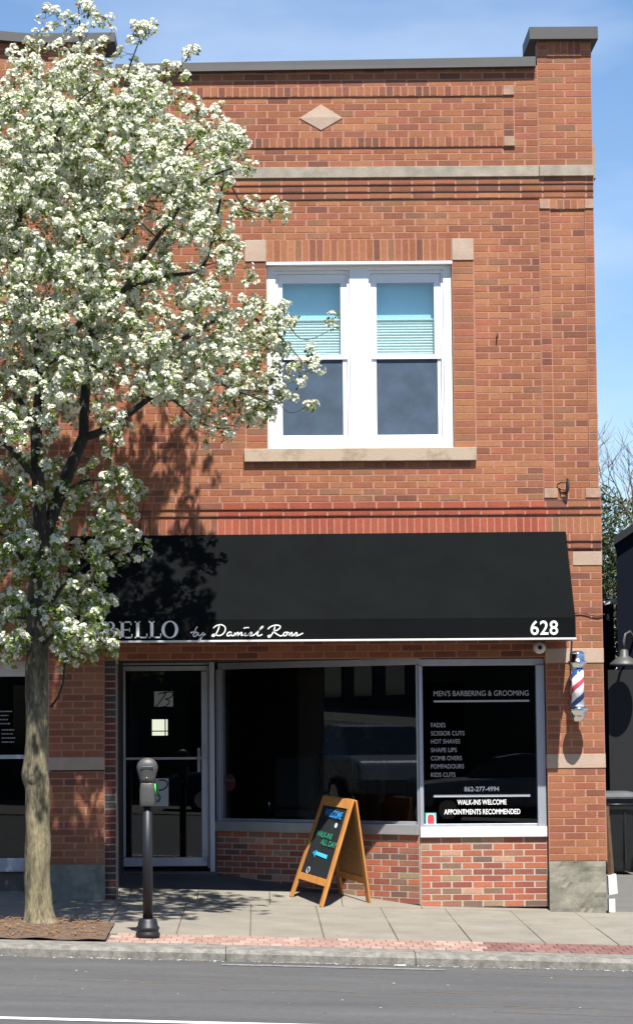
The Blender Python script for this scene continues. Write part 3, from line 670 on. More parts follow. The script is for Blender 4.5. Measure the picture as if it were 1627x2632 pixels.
k=MB(); k.lathe([(.062,2.335),(.068,2.345),(.090,2.375),(.092,2.395),(.074,2.405),(.074,2.46),(.068,2.482),(.045,2.497),(.0005,2.502)],c,32); k.build('upper_cap','chrome',bp)
k=MB()
for z in (2.385,1.93): k.box(bx_-.03,bx_+.03,by_+.08,-.008,z-.012,z+.012)
k.box(bx_-.05,bx_+.05,-.012,-.007,1.85,2.45); k.build('bracket','chrome',bp)
# iron hook on the upper wall, cable
p=dp(1350,1162,UP)
hk=MB(); hk.tube([(p.x+.02,UP,p.z+.07),(p.x+.02,UP-.06,p.z+.06),(p.x+.015,UP-.07,p.z-.02),(p.x+.01,UP-.05,p.z-.06),(p.x-.02,UP-.03,p.z-.065)],.013,8); hk.tube([(p.x+.015,UP-.06,p.z+.03),(p.x-.05,UP-.05,p.z+.035),(p.x-.08,UP,p.z+.02)],.007,6); hk.tube([(p.x+.015,UP-.05,p.z-.045),(p.x-.04,UP-.04,p.z-.035),(p.x-.07,UP,p.z-.02)],.006,6)
tag(hk.build('iron_hook','iron'),'black iron hook fixed on the upper brick pier above the awning','hook')
cb=MB(); cb.tube([dp(x,y,-.012) for x,y in ((1372,1465),(1385,1464),(1398,1466),(1412,1470),(1428,1472),(1440,1468),(1444,1466))],.005,6)
tag(cb.build('cable','black'),'thin black cable sagging across the brick pier beside the awning','cable')
nl=MB(); q=at(1276,865,UP); nl.tube([(q.x,UP+.01,q.z),(q.x,UP-.03,q.z-.02),(q.x+.005,UP-.035,q.z+.03)],.008,6); tag(nl.build('wall_spike','iron'),'tiny rusty spike in brickwork right of the white window','spike')

# ---------------------------------------------------------------- ground, pavement, road
def sheet(x0,x1,y0,y1,fz,nx,ny,name,m,kind='structure',amp=0):
    k=MB(); vs=[(x0+(x1-x0)*i/nx,y0+(y1-y0)*j/ny,0) for j in range(ny+1) for i in range(nx+1)]
    vs=[(x,y,fz(x,y)+(amp*noise.noise(Vector((x*4,y*4,0))) if amp else 0)) for x,y,_ in vs]
    k.add(vs,[(j*(nx+1)+i,j*(nx+1)+i+1,(j+1)*(nx+1)+i+1,(j+1)*(nx+1)+i) for j in range(ny) for i in range(nx)],smooth=bool(amp)); o=k.build(name,m); o['kind']=kind; return o
sheet(-700,700,-700,700,lambda x,y:-.35-.031*max(-150,min(150,x)),8,8,'ground','grass')
KB,KF=-3.86,-4.22
RZ=lambda x,y: .093-.031*x+.02*KF-.092+ .006*min(4,KF-y)
sheet(-140,140,-26,KF+.02,RZ,70,30,'road','asphalt')
sheet(-140,140,-60,-26,lambda x,y:RZ(x,-26)+.02,70,4,'far_parking_lot','asphalt2')
sheet(3.36,16,.10,40,lambda x,y:.093-.031*x-.006,8,8,'alley','asphalt2')
# pavement slabs as real slabs with open joints over dirt
sheet(-40,40,KB,.35,lambda x,y:g(x,min(y,0))-.012,80,4,'pavement_bed','joint')
pv=MB(); JX=[-.08+.62*i for i in range(-40,50)]
def slab(x0,x1,y0,y1,gap=.004,dz=0):
    x0+=gap;x1-=gap;y0+=gap;y1-=gap; b=.004
    T=[(x0,y0),(x1,y0),(x1,y1),(x0,y1)]; vs=[(x,y,g(x,y)-.03) for x,y in T]+[(x,y,g(x,y)-b+dz) for x,y in T]
    T2=[(x0+b,y0+b),(x1-b,y0+b),(x1-b,y1-b),(x0+b,y1-b)]; vs+=[(x,y,g(x,y)+dz) for x,y in T2]
    fs=[(8,9,10,11)]+[(i,(i+1)%4,(i+1)%4+4,i+4) for i in range(4)]+[(i+4,(i+1)%4+4,(i+1)%4+8,i+8) for i in range(4)]
    pv.add(vs,fs)
SY=-3.12
for i,x in enumerate(JX[:-1]):
    x1=JX[i+1]; 
    if x1<-8 or x>16: continue
    if x1<-1.2:
        for a,b in ((-2.32,-1.2),(-1.2,-.10)): slab(x,x1,a,b)
    else:
        slab(x,x1,SY,-1.62 if x<.5 else -1.60,dz=random.uniform(-.001,.001)); slab(x,x1,-1.62 if x<.5 else -1.60,-.10,gap=.0035 if x<.5 else .0015)
slab(-8,-1.9,-.10,.33); slab(3.36,16,-.10,.10)
# entrance floor
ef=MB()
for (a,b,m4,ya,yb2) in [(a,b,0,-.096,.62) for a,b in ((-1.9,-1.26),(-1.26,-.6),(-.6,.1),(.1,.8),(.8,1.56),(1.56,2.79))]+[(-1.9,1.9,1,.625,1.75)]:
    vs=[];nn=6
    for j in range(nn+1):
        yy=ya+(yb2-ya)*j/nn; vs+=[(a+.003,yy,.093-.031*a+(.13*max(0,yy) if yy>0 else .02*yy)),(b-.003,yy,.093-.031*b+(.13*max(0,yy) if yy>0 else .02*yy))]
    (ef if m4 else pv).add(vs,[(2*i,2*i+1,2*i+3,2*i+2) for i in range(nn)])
ef.build('entrance_floor','shadefloor')['kind']='structure'
pv.build('pavement','concrete')['kind']='structure'
# paver strip
ps=MB(); 
PB1=[((.33,.215,.175),4),((.30,.19,.155),3),((.37,.26,.215),2)]; PB2=[((.20,.105,.09),4),((.18,.092,.08),3),((.225,.125,.11),2)]
x=-1.24; i=0
while x<12:
    w=.102
    for r in range(4):
        y0=KB+.02+r*.180; yo=.0
        xx=x+(w*.5 if r%2 else 0); pal=PB1 if xx+y0*-.1<2.15 else PB2
        cc=pick(pal); z=g(xx,y0)+random.uniform(-.002,.001); X0_,X1_=xx+.003,xx+w-.003; Y0_,Y1_=y0+.003,y0+.177
        vs=[(a,b,g(a,b)-.02) for a,b in ((X0_,Y0_),(X1_,Y0_),(X1_,Y1_),(X0_,Y1_))]+[(a,b,g(a,b)+z-g(xx,y0)) for a,b in ((X0_,Y0_),(X1_,Y0_),(X1_,Y1_),(X0_,Y1_))]
        ps.add(vs,[(4,5,6,7),(0,1,5,4),(1,2,6,5),(2,3,7,6),(3,0,4,7)],0,cc)
    x+=w
ps.build('paver_strip','brick')['kind']='structure'
# kerb stones
kb=MB(); xs=[-9.0,-6.3,-3.3,-.27,1.24,4.1,6.6,9.5,12]
for a,b in zip(xs,xs[1:]):
    n=max(2,int((b-a)/.12)); vs=[];fs=[]
    for i in range(n+1):
        x=a+.003+(b-a-.006)*i/n; zt=g(x,KB); wv=.006*noise.noise(Vector((x*3,a,0)))
        vs+=[(x,KB,zt-.2),(x,KB,zt),(x,KF+.10,zt-.004),(x,KF+.035+wv,zt-.012),(x,KF+wv,zt-.04),(x,KF-.012+wv,zt-.2)]
    for i in range(n):
        for j in range(5): fs.append((i*6+j,i*6+j+1,i*6+j+7,i*6+j+6))
    fs+=[(0,5,4,3,2,1),tuple(n*6+q for q in range(6))]
    kb.add(vs,fs)
kb.build('kerb','kerb',recalc=True)['kind']='structure'
# painted lines
def strip(x0,x1,y0,y1,name,m,dz=.004):
    k=MB(); n=max(1,int((x1-x0)/.5)); vs=[]
    for i in range(n+1):
        x=x0+(x1-x0)*i/n; vs+=[(x,y0,RZ(x,y0)+dz),(x,y1,RZ(x,y1)+dz)]
    k.add(vs,[(2*i,2*i+2,2*i+3,2*i+1) for i in range(n)]); k.build(name,m)['kind']='structure'
strip(-60,60,-8.80,-8.68,'road_line','paint'); strip(-.30,1.45,-4.62,-4.50,'parking_line','paint_worn')
ck=MB(); rc=random.Random(3)
for _ in range(7):
    x=rc.uniform(-3,3.5); y=rc.uniform(-8,-4.6); P=[]
    for k in range(14): P.append((x,y,RZ(x,y)+.0015)); x+=rc.uniform(.03,.14); y+=rc.uniform(-.05,.05)
    ck.tube(P,.003,4)
ck.build('road_cracks','joint')['kind']='structure'
# gutter grit, petals
gp=MB()
for i in range(520):
    x=random.uniform(-3.2,3.6); y=KF-.02-abs(random.gauss(0,.05)); 
    if i%7==0: y=random.uniform(-8,KF)
    r=random.uniform(.004,.013); a=random.uniform(0,6.28); z=RZ(x,y)+.004
    gp.add([(x+r*math.cos(a+q*1.57),y+r*math.sin(a+q*1.57),z+random.uniform(0,.004)) for q in range(4)],[(0,1,2,3)],0 if random.random()<.6 else 1)
for i in range(160):
    x=random.uniform(-3.2,-1.3); y=random.uniform(KB+.05,-2.4); r=random.uniform(.004,.013); a=random.uniform(0,6.28); z=.115+.031*(-1.27-x)+.045
    gp.add([(x+r*math.cos(a+q*1.57),y+r*math.sin(a+q*1.57),z) for q in range(4)],[(0,1,2,3)],0 if random.random()<.4 else 1)
gp.build('fallen_petals',['sillwhite','wood_dark'])['kind']='stuff'
k=MB(); k.add([(1.06,KF-.03,RZ(1.06,KF)+.004),(1.16,KF-.035,RZ(1.1,KF)+.006),(1.15,KF-.075,RZ(1.1,KF)+.004),(1.07,KF-.07,RZ(1.1,KF)+.005)],[(0,1,2,3)]); 
so2=k.build('paper_scrap','lettering'); so2.modifiers.new('s','SOLIDIFY').thickness=.002; tag(so2,'small white paper scrap lying in the gutter against the kerb','litter')
# planting pit
sheet(-6.0,-1.255,KB+.005,-2.325,lambda x,y:g(x,y)+.012+.05*math.exp(-((x+1.9)**2+(y+2.9)**2)/.25),110,60,'soil','soil',amp=.018)
k=MB(); 
for i in range(300):
    x=random.uniform(-3.6,-1.28); y=random.uniform(KB+.05,-2.36); z=g(x,y)+.03+.05*math.exp(-((x+1.9)**2+(y+2.9)**2)/.25); a=random.uniform(0,3.14); l=random.uniform(.01,.04); 
    k.obox((x,y,z),(l*math.cos(a),l*math.sin(a),random.uniform(-.006,.006)),(-.005*math.sin(a),.005*math.cos(a),0),(0,0,.002),0)
k.build('bark_mulch','wood_dark')['kind']='stuff'

# ---------------------------------------------------------------- parking meter
MX,MY=-.925,-3.42
mz=g(MX,MY)
pm=thing('parking_meter','grey domed parking meter on a black post at the kerb','parking meter',(MX,MY,mz))
k=MB(); k.lathe([(.10,mz),(.102,mz+.03),(.090,mz+.045),(.090,mz+.06),(.096,mz+.065),(.096,mz+.085),(.084,mz+.095),(.080,mz+.125),(.074,mz+.13),(.074,mz+.15),(.046,mz+.155)],(MX,MY),28); k.build('base_collar','black',pm)
k=MB(); k.lathe([(.042,mz+.15),(.041,1.085),(.031,1.09),(.030,1.14)],(MX,MY),24); k.build('post','black',pm)
k=MB(); k.loft([(MX,MY,1.132,.060,.050),(MX,MY,1.142,.066,.054),(MX,MY,1.18,.064,.054),(MX,MY,1.27,.064,.054),(MX,MY,1.318,.058,.050),(MX,MY,1.326,.054,.046)],e=3.6); k.build('coin_housing','steel',pm)
k=MB(); k.loft([(MX,MY,1.328,.058,.050),(MX,MY,1.36,.066,.052),(MX,MY,1.405,.078,.056),(MX,MY,1.43,.086,.060),(MX,MY,1.455,.089,.062),(MX,MY,1.48,.084,.060),(MX,MY,1.50,.074,.054),(MX,MY,1.518,.056,.042),(MX,MY,1.530,.034,.026),(MX,MY,1.535,.008,.008)],e=2.3); k.build('dome_head','steel',pm)
k=MB(); k.box(MX-.052,MX+.050,MY-.066,MY-.050,1.446,1.462); k.build('display_visor','chrome',pm,bevel=.003)
k=MB(); k.lathe([(.009,-.004),(.007,-.012)],n=14,axis='y',org=(MX-.002,MY-.050,1.368)); k.build('lock','chrome',pm)
k=MB(); k.tube([(MX+.064,MY-.02,1.32),(MX+.070,MY-.02,1.235)],.006,6); k.build('green_tag','lime',pm)
k=MB(); k.tube([(MX+.070+.018*math.cos(a),MY-.01,1.205+.028*math.sin(a)) for a in [i*math.pi/6 for i in range(13)]],.005,6); k.build('side_ring','black',pm)

# ---------------------------------------------------------------- A-board
fl_,fr_,rr_,rl_=Vector((.300,.40,0)),Vector((.600,-.235,0)),Vector((1.075,.155,0)),Vector((.790,.60,0))
for v in (fl_,fr_,rr_,rl_): v.z=.093-.031*v.x+(.13*v.y if v.y>0 else .02*v.y)
ab=thing('chalkboard_sign','orange wood A-frame chalkboard sign with blue arrow standing on the pavement','sandwich board',(.68,.22,.08))
topR=Vector((.915,-.03,1.075)); 
Wv=(fr_-fl_); 
tl=Vector((.605,.545,1.098)); topL=topR-Wv.normalized()*.60
topL=Vector((.640,.46,1.112))
# front frame
def frame(A0,A1,B0,B1,nm,board,back=False):
    # A0,A1 = feet left/right ; B0,B1 = top left/right
    U=(A1-A0).normalized(); V=((B0+B1)/2-(A0+A1)/2).normalized(); N=U.cross(V).normalized()
    if N.y>0: N=-N
    if back: N=-N
    w=.058
    m=MB()
    for p,q,s in ((A0,B0,1),(A1,B1,-1)): m.bar(p+U*s*w/2,q+U*s*w/2,.05,.024,up=N) if False else m.obox(((p+q)/2)+U*s*w/2,(q-p)/2,U*w/2,N*.011)
    fo=m.build(nm,'wood',ab,bevel=.003)
    def q(u,v): # u 0..1 left->right, v 0..1 bottom->top
        a=A0+(B0-A0)*v; b=A1+(B1-A1)*v; return a+(b-a)*u
    for v,hh in ((.215,.035),(.955,.045)):
        r=MB(); a=q(0,v); b=q(1,v); d=(b-a).normalized(); r.obox((a+b)/2,(b-a)/2-d*w*.97,V*hh,N*.010); r.build('rail','wood',fo,bevel=.003)
    bd=MB(); a=(q(0,.24)+q(1,.24))/2; b=(q(0,.93)+q(1,.93))/2; hw=(q(1,.5)-q(0,.5)).length/2-w*.9
    P=[q(0,.24)+U*w*.9,q(1,.24)-U*w*.9,q(1,.93)-U*w*.9,q(0,.93)+U*w*.9]; 
    vs=[p-N*.003 for p in P]+[p+N*.003 for p in P]; bd.add(vs,[(3,2,1,0),(4,5,6,7),(0,1,5,4),(1,2,6,5),(2,3,7,6),(3,0,4,7)])
    bo=bd.build(board[0],board[1],fo,recalc=True)
    return fo,bo,U,V,N,q
fo,bo,U,V,N,qf=frame(fl_,fr_,topL,topR,'front_frame',('chalkboard_panel','chalk'))
topR2=topR+Vector((.028,.012,-.003)); topL2=topL+Vector((.028,.012,-.003))
fo2,bo2,*_=frame(rl_,rr_,topL2,topR2,'rear_frame',('back_panel','wood_dark'),back=True)
def btxt(name,t,u,v,wd,ht,m,bold=.0):
    p=qf(u,v)+N*.004; text_mesh(name,t,p,wd,ht,m,fo,nrm=N,u=U,bold=bold,depth=.002)
bw=(fr_-fl_).length
btxt('welcome_text','WELCOME',.24,.815,bw*.50,.075,'blue',.02)
btxt('walk_ins_text','WALK-INS',.17,.615,bw*.48,.055,'green',.01)
btxt('all_day_text','ALL DAY',.40,.545,bw*.46,.055,'green',.01)
def bpt(u,v): return qf(u,v)+N*.005
k=MB(); P=[(.25,.455),(.37,.49),(.36,.472),(.72,.462),(.72,.425),(.36,.44),(.37,.41)]
k.add([bpt(*p) for p in P]+[bpt(*p)+N*.001 for p in P],[(13,12,11,10,9,8,7),(7,8,9,10,11,12,13)]); k.build('arrow','cyan',fo)
k=MB(); k.add([bpt(.70,.745)+U*(.028*math.cos(a))+V*(.026*math.sin(a)) for a in [i*.4488 for i in range(14)]],[tuple(range(14))]); k.build('clip_light','lilac',fo)
k=MB(); k.tube([bpt(.28,.285)+U*(.028*math.cos(a))+V*(.03*math.sin(a)) for a in [i*.524 for i in range(13)]],.003,5); k.build('chalk_emblem','lilac',fo)
k=MB(); k.bar(topL+(topR-topL)*.02+Vector((.012,.005,.0)),topR+Vector((.012,.005,.0))-(topR-topL)*.02,.03,.012); k.build('hinge_strip','wood',ab)

# ---------------------------------------------------------------- downspout pieces beside the pier
ds=thing('downspout','brown drain pipe with broken white lower ends at the building corner','drain pipe',(3.39,.05,-.02))
k=MB(); k.box(3.36,3.395,.10,.16,.45,1.0); k.bar((3.372,.13,.9),(3.405,.10,.26),.045,.045); k.build('pipe','rustpipe',ds)
k=MB(); a=at(1553,2252,.05); k.add([(3.362,.02,.335),(3.440,.02,.350),(3.452,.02,.165),(3.368,.02,.15),(3.362,.12,.335),(3.440,.12,.350),(3.452,.12,.165),(3.368,.12,.15)],[(3,2,1,0),(4,5,6,7),(0,1,5,4),(2,3,7,6),(1,2,6,5),(3,0,4,7)]); k.build('upper_sleeve','sillwhite',ds,recalc=True)
k=MB(); k.box(3.365,3.425,.02,.12,-.015,.115); k.build('lower_sleeve','sillwhite',ds)

# ---------------------------------------------------------------- alley: navy building, bins, lamp
nb=thing('navy_building','dark navy gabled outbuilding behind the alley with black door','building',(6.8,10,0))
yN=9.5; ex=dp(1470,1280,yN); er=dp(1512,1252,yN); slope=(er.z-ex.z)/(er.x-ex.x)
apx=ex.x+3.5; apz=ex.z+slope*3.5
k=MB(); k.prism([(ex.x,-.4),(apx*2-ex.x,-.4),(apx*2-ex.x,ex.z-.06),(apx,apz-.06),(ex.x,ex.z-.06)],yN,yN+8)
k.v=[(x+(1.35 if y>yN+1 else 0),y,z) for x,y,z in k.v]
k.build('wall','navy',nb,recalc=True)
k=MB(); k.prism([(ex.x-.05,ex.z-.13),(ex.x-.05,ex.z-.02),(apx,apz+.04),(apx*2-ex.x+.05,ex.z-.02),(apx*2-ex.x+.05,ex.z-.13),(apx,apz-.07)],yN-.12,yN+8.2); k.v=[(x+(1.4 if y>yN+1 else 0),y,z) for x,y,z in k.v]; k.build('roof','roofdark',nb,recalc=True)
k=MB(); dz=dp(1480,1600,yN).z; k.box(4.7,8.5,yN-.03,yN-.009,-.1,dz); k.build('garage_door','roofdark',nb)
k=MB(); lt_=dp(1470,1442,10.2).z; k.box(3.5,ex.x+.05,10.2,14,-.4,lt_); k.build('side_annexe','navy',nb)
k=MB(); k.box(3.45,ex.x+.04,10.1,14.1,lt_,lt_+.06); k.build('annexe_roof','roofdark',nb)
# barn lamp
lc=dp(1490,1590,yN-.35)
gl_=thing('gooseneck_lamp','grey gooseneck barn lamp on the navy outbuilding wall','wall lamp',tuple(lc))
k=MB(); r=.20; k.lathe([(r,lc.z),(r*.97,lc.z+.03),(r*.6,lc.z+.09),(r*.3,lc.z+.13),(r*.27,lc.z+.20),(r*.15,lc.z+.22)],(lc.x,lc.y),28); k.build('shade','steel',gl_)
k=MB(); k.tube([(lc.x,lc.y,lc.z+.21),(lc.x,lc.y,lc.z+.33),(lc.x+.03,lc.y+.03,lc.z+.42),(lc.x+.10,lc.y+.12,lc.z+.46),(lc.x+.16,lc.y+.25,lc.z+.40),(lc.x+.18,yN-.01,lc.z+.34)],.018,8); k.build('arm','steel',gl_)
# white flood light and bulb on annexe
p=dp(1455,1438,9.9)
fd=thing('flood_light','white angled flood light on the low navy annexe roof edge','flood light',tuple(p))
k=MB(); k.obox(p+Vector((0,0,0)),(.085,0,.022),(0,.09,0),(-.01,0,.026)); k.build('housing','sillwhite',fd,bevel=.01)
k=MB(); k.tube([p+Vector((.03,.05,-.02)),p+Vector((.03,.2,-.08)),p+Vector((.03,.32,-.08))],.012,6); k.build('bracket','steel',fd)
p=dp(1452,1474,10.0)
bl=thing('hanging_bulb','small clear glass bulb hanging under the white flood light','bulb',tuple(p))
k=MB(); k.lathe([(.004,p.z-.05),(.03,p.z-.035),(.036,p.z),(.024,p.z+.035),(.014,p.z+.05)],(p.x,p.y),14); k.build('globe','carpaint2',bl)
k=MB(); k.lathe([(.016,p.z+.05),(.016,p.z+.09),(.005,p.z+.14)],(p.x,p.y),10); k.build('socket','black',bl)
# wheelie bins
def bin_(x,y,label):
    z=.093-.031*x-.002; t=thing('wheelie_bin',label,'bin',(x,y,z),'black bins in the alley')
    k=MB(); k.loft([(x,y,z+.04,.21,.24),(x,y,z+.08,.22,.25),(x,y,z+.86,.28,.33),(x,y,z+.88,.30,.35),(x,y,z+.93,.30,.35)],e=7,smooth=False); k.build('body','plastic',t)
    k=MB(); k.loft([(x,y-.01,z+.932,.31,.37),(x,y-.01,z+.955,.315,.375),(x,y,z+1.0,.27,.32),(x,y,z+1.015,.2,.25)],e=6,smooth=False); k.build('lid','lid',t)
    for s in (-1,1):
        k=MB(); k.v=[];k.lathe([(.02,-.02),(.10,-.02),(.10,.02),(.02,.02)],n=20,axis='y',org=(0,0,0)); k.v=[(x+s*.24+b,y-.24+a,z+.10+c_) for a,b,c_ in k.v]; k.build('wheel','tyre',t,recalc=True)
    k=MB(); k.tube([(x-.22,y-.37,z+.86),(x+.22,y-.37,z+.86)],.014,8); k.build('handle','plastic',t)
    for s in (-.1,.1):
        k=MB(); k.box(x+s-.012,x+s+.012,y-.33,y-.28,z+.15,z+.80); k.build('rib','plastic',t)
bin_(4.42,7.2,'black wheelie bin nearest the brick building, half hidden by its corner')
bin_(5.06,7.4,'black wheelie bin farther from the brick corner at the photo edge')

# ---------------------------------------------------------------- trees
def spline(P,Rr,n=6):
    Q=[];W_=[]
    for i in range(len(P)-1):
        a,b,c_,d=P[max(i-1,0)],P[i],P[i+1],P[min(i+2,len(P)-1)]
        for k in range(n):
            t=k/n; Q.append(.5*((2*b)+(c_-a)*t+(2*a-5*b+4*c_-d)*t*t+(3*b-a-3*c_+d)*t**3)); W_.append(Rr[i]*(1-t)+Rr[i+1]*t)
    Q.append(P[-1]); W_.append(Rr[-1]); return Q,W_
TY=-2.9
tree=thing('flowering_pear_tree','white blossoming pear tree in the soil pit on the left, covering the brick front','tree',(-1.88,TY,.15))
tr=MB(); nodes=[]
def limb(pts,r0,r1,n=10,wob=.0,skip=0):
    P=[dp(x,y,TY+d) for x,y,d in pts]; m=len(P); Rr=[r0+(r1-r0)*i/(m-1) for i in range(m)]
    Q,W_=spline(P,Rr); tr.tube(Q,W_,n,1,wob)
    for q,w in list(zip(Q,W_))[skip:]: nodes.append((q,w))
# trunk
tp=[(94,2214,0,.175),(93,2195,0,.135),(92,2160,0,.114),(91,2050,0,.106),(91,1930,0,.102),(90,1880,0,.104),(86,1850,0,.116),(88,1800,0,.104),(89,1700,0,.099),(89,1600,0,.099),(90,1500,0,.094),(94,1400,0,.088),(99,1310,0,.083),(103,1270,0,.072)]
Q,W_=spline([dp(x,y,TY+d) for x,y,d,r in tp],[r for *_,r in tp],16); sp=next(i for i,q in enumerate(Q) if q.z>dp(90,1535,TY).z); tr.tube(Q[:sp+1],W_[:sp+1],30,0,.15); tr.tube(Q[sp:],W_[sp:],30,2,.15)
for q,w in list(zip(Q,W_))[150::2]: nodes.append((q,w))
p=dp(80,1860,TY-.05); tr.lathe([(.001,p.z-.09),(.05,p.z-.06),(.07,p.z),(.05,p.z+.07),(.001,p.z+.1)],(p.x,p.y),14)
limb([(100,1300,0),(92,1150,-.1),(88,1020,-.15),(98,880,-.1),(66,720,0),(46,600,.1),(52,470,.2),(72,320,.2),(60,200,.1)],.064,.007)
limb([(100,1300,0),(143,1185,.05),(183,1085,.1),(200,1045,.15)],.062,.05)
limb([(200,1045,.15),(245,1030,.1),(300,995,0),(390,930,-.2),(480,900,-.4),(560,930,-.5),(640,960,-.6)],.040,.006)
limb([(200,1045,.15),(205,930,.2),(215,800,.3),(211,680,.3),(204,540,.3),(224,400,.4),(212,250,.4),(197,120,.3),(188,10,.3)],.047,.004)
limb([(98,880,-.1),(200,765,-.5),(300,690,-.8),(352,600,-1.0),(420,510,-1.1),(442,465,-1.1),(530,410,-1.2),(590,400,-1.2)],.034,.004)
limb([(215,800,.3),(330,850,.35),(450,803,.4),(560,745,.4),(650,790,.45),(720,860,.45)],.030,.004)
limb([(300,690,-.8),(400,660,-.7),(485,635,-.6),(520,510,-.5),(540,430,-.5),(590,500,-.4),(670,508,-.4)],.020,.003)
limb([(204,540,.3),(270,400,.5),(332,300,.7),(400,200,.8),(452,135,.8)],.026,.003)
limb([(224,400,.4),(282,250,.1),(310,160,0),(340,80,0)],.018,.003)
limb([(90,1500,0),(150,1400,.2),(230,1330,.5),(320,1290,.7),(345,1200,.8)],.020,.003)
limb([(90,1560,0),(150,1500,-.2),(220,1510,-.4),(265,1560,-.5)],.018,.003)
limb([(94,1400,0),(30,1300,-.3),(-40,1240,-.5),(-120,1180,-.7)],.026,.004)
limb([(90,1480,0),(20,1470,.3),(-60,1440,.4)],.018,.003)
limb([(66,720,0),(-20,650,.3),(-120,560,.4),(-210,480,.5)],.026,.004)
limb([(92,1150,-.1),(0,1050,-.5),(-120,1000,-.9),(-220,900,-1.1)],.03,.004)
limb([(88,1020,-.15),(10,900,.4),(-80,800,.9),(-160,700,1.2)],.026,.004)
limb([(98,880,-.1),(160,850,-.8),(240,880,-1.3),(330,900,-1.6)],.024,.003)
limb([(211,680,.3),(300,560,.9),(380,420,1.3),(470,330,1.4),(520,270,1.4)],.024,.003)
limb([(52,470,.2),(120,350,-.6),(180,250,-.9),(260,190,-.9)],.018,.003)
limb([(350,905,-.1),(420,960,.4),(480,1010,.6),(560,1030,.7)],.014,.003)
limb([(143,1185,.05),(200,1150,-.4),(260,1150,-.6),(330,1180,-.7)],.018,.003)
limb([(560,745,.4),(650,730,.45),(720,810,.45),(795,785,.45)],.007,.002)
limb([(560,930,-.5),(640,940,-.55),(690,985,-.6),(735,970,-.6)],.006,.002)
# bare stub sprout low on trunk
q0=[dp(x,y,TY-.1) for x,y in ((122,1690),(140,1665),(152,1630),(155,1590),(158,1560))]; tr.tube(q0,[.013,.011,.010,.008,.006],7,1)
lobes=[(190,130,75,100,.30),(100,190,110,90,.48),(230,240,160,90,.72),(385,210,75,70,.45),(60,350,140,150,1.0),(230,350,190,130,1.05),(430,340,130,110,.75),(545,370,60,70,.7),
(100,520,180,150,1.1),(330,500,180,120,.8),(500,490,110,70,.45),(645,505,42,18,.6),(100,700,180,130,1.1),(330,730,160,110,.8),(520,690,70,100,.6),(560,600,45,60,.55),(610,800,100,80,1.0),
(720,870,35,35,.45),(60,880,140,120,1.0),(280,880,170,100,1.05),(470,890,140,100,.95),(620,950,80,60,.85),(490,1015,90,36,.45),(60,1050,120,80,.55),(250,1010,90,50,.25),(60,1210,120,120,.55),(255,1200,90,120,.42),(280,1310,65,60,.50),
(60,1380,110,100,.55),(195,1410,100,110,.55),(60,1510,95,70,.50),(195,1545,85,45,.85),(-140,500,150,260,.7),(-150,900,140,230,.6),(-130,1250,110,180,.3)]
tips=[]
for cx,cy,rx,ry,w in lobes:
    n=int(w*math.pi*rx*ry/134/3.2)
    for _ in range(n):
        a=random.uniform(0,2*math.pi); r=math.sqrt(random.random())*random.uniform(.85,1.08); x=cx+rx*r*math.cos(a); y=cy+ry*r*math.sin(a)
        hh=1.75*math.sqrt(max(.03,1-min(1,((x-110)/680)**2+((y-760)/900)**2)))+.15
        near=random.random()<.45
        d=-hh*random.uniform(.25,1) if near else min(2.15,hh*random.uniform(-.2,1.12))
        if x>350: d=min(d,1.6)
        if 1070<y<1500: d=random.uniform(.1,1.7) if random.random()<.68 else random.uniform(-.7,0)
        if 430<x<610 and y>890 and random.random()<.4: d=random.uniform(1.8,2.3)
        if x>560: d=random.uniform(-.6,.5)
        tips.append((dp(x,y,TY+d),y))
for q in ((795,780,.45),(735,970,-.6),(762,885,.4),(680,508,-.4),(452,135,.8),(340,75,0),(130,32,.2),(365,72,0),(250,55,.3),(205,30,.3),(100,45,.2),(160,60,.3),(225,40,.2),(190,5,.3),(115,75,.1),(290,120,.1),(320,95,0),(350,70,0),(420,160,.7),(445,125,.8),(75,110,.2),(510,270,1.3),(575,330,1.2),(600,410,-1)): tips.append((dp(q[0],q[1],TY+q[2]),q[1]))
NP=np.array([tuple(n_[0]) for n_ in nodes]); NR=np.array([n_[1] for n_ in nodes])
TP=np.array([tuple(t[0]) for t in tips])
d0=np.array([np.min(np.linalg.norm(NP-t,axis=1)) for t in TP]); order=np.argsort(d0)
clus=[]   # (pos,outdir,size)
ctr=dp(110,800,TY)
for oi in order:
    t=Vector(TP[oi]); 
    dd=np.linalg.norm(NP-TP[oi],axis=1)+ .25*np.maximum(0,NP[:,2]-t.z); j=int(np.argmin(dd)); a=Vector(NP[j]); rr=min(NR[j]*.6,.007)
    dist=(t-a).length
    mid=(a+t)/2+Vector((random.uniform(-1,1),random.uniform(-1,1),random.uniform(-1.2,.4)))*dist*.13
    nn=max(3,int(dist/.09)+2); P=[]
    for k in range(nn+1):
        s=k/nn; P.append(a*(1-s)**2+mid*2*s*(1-s)+t*s*s)
    tr.tube(P,[max(.0018,rr*(1-.75*k/nn)) for k in range(nn+1)],4,1)
    NP=np.vstack([NP,np.array([tuple(p) for p in P[1:]])]); NR=np.concatenate([NR,[max(.0018,rr*(1-.75*k/nn)) for k in range(1,nn+1)]])
    dirn=(t-a).normalized() if dist>0.01 else Vector((0,0,1))
    clus.append((t,dirn,random.uniform(.8,1.3)))
    m=2+int(random.random()*1.6)+(1 if dist>.35 else 0)
    for k in range(m):
        s=random.uniform(.35,.97); b=P[min(nn,int(s*nn))]; off=Vector((random.gauss(0,1),random.gauss(0,1),random.gauss(.5,1))).normalized()
        L_=random.uniform(.05,.115); c_=b+off*L_; tr.tube([b,c_],[.0022,.0018],3,1); clus.append((c_,off,random.uniform(.6,1.2)))
tr.build('trunk',['bark','twig','bark_shaded'],tree)
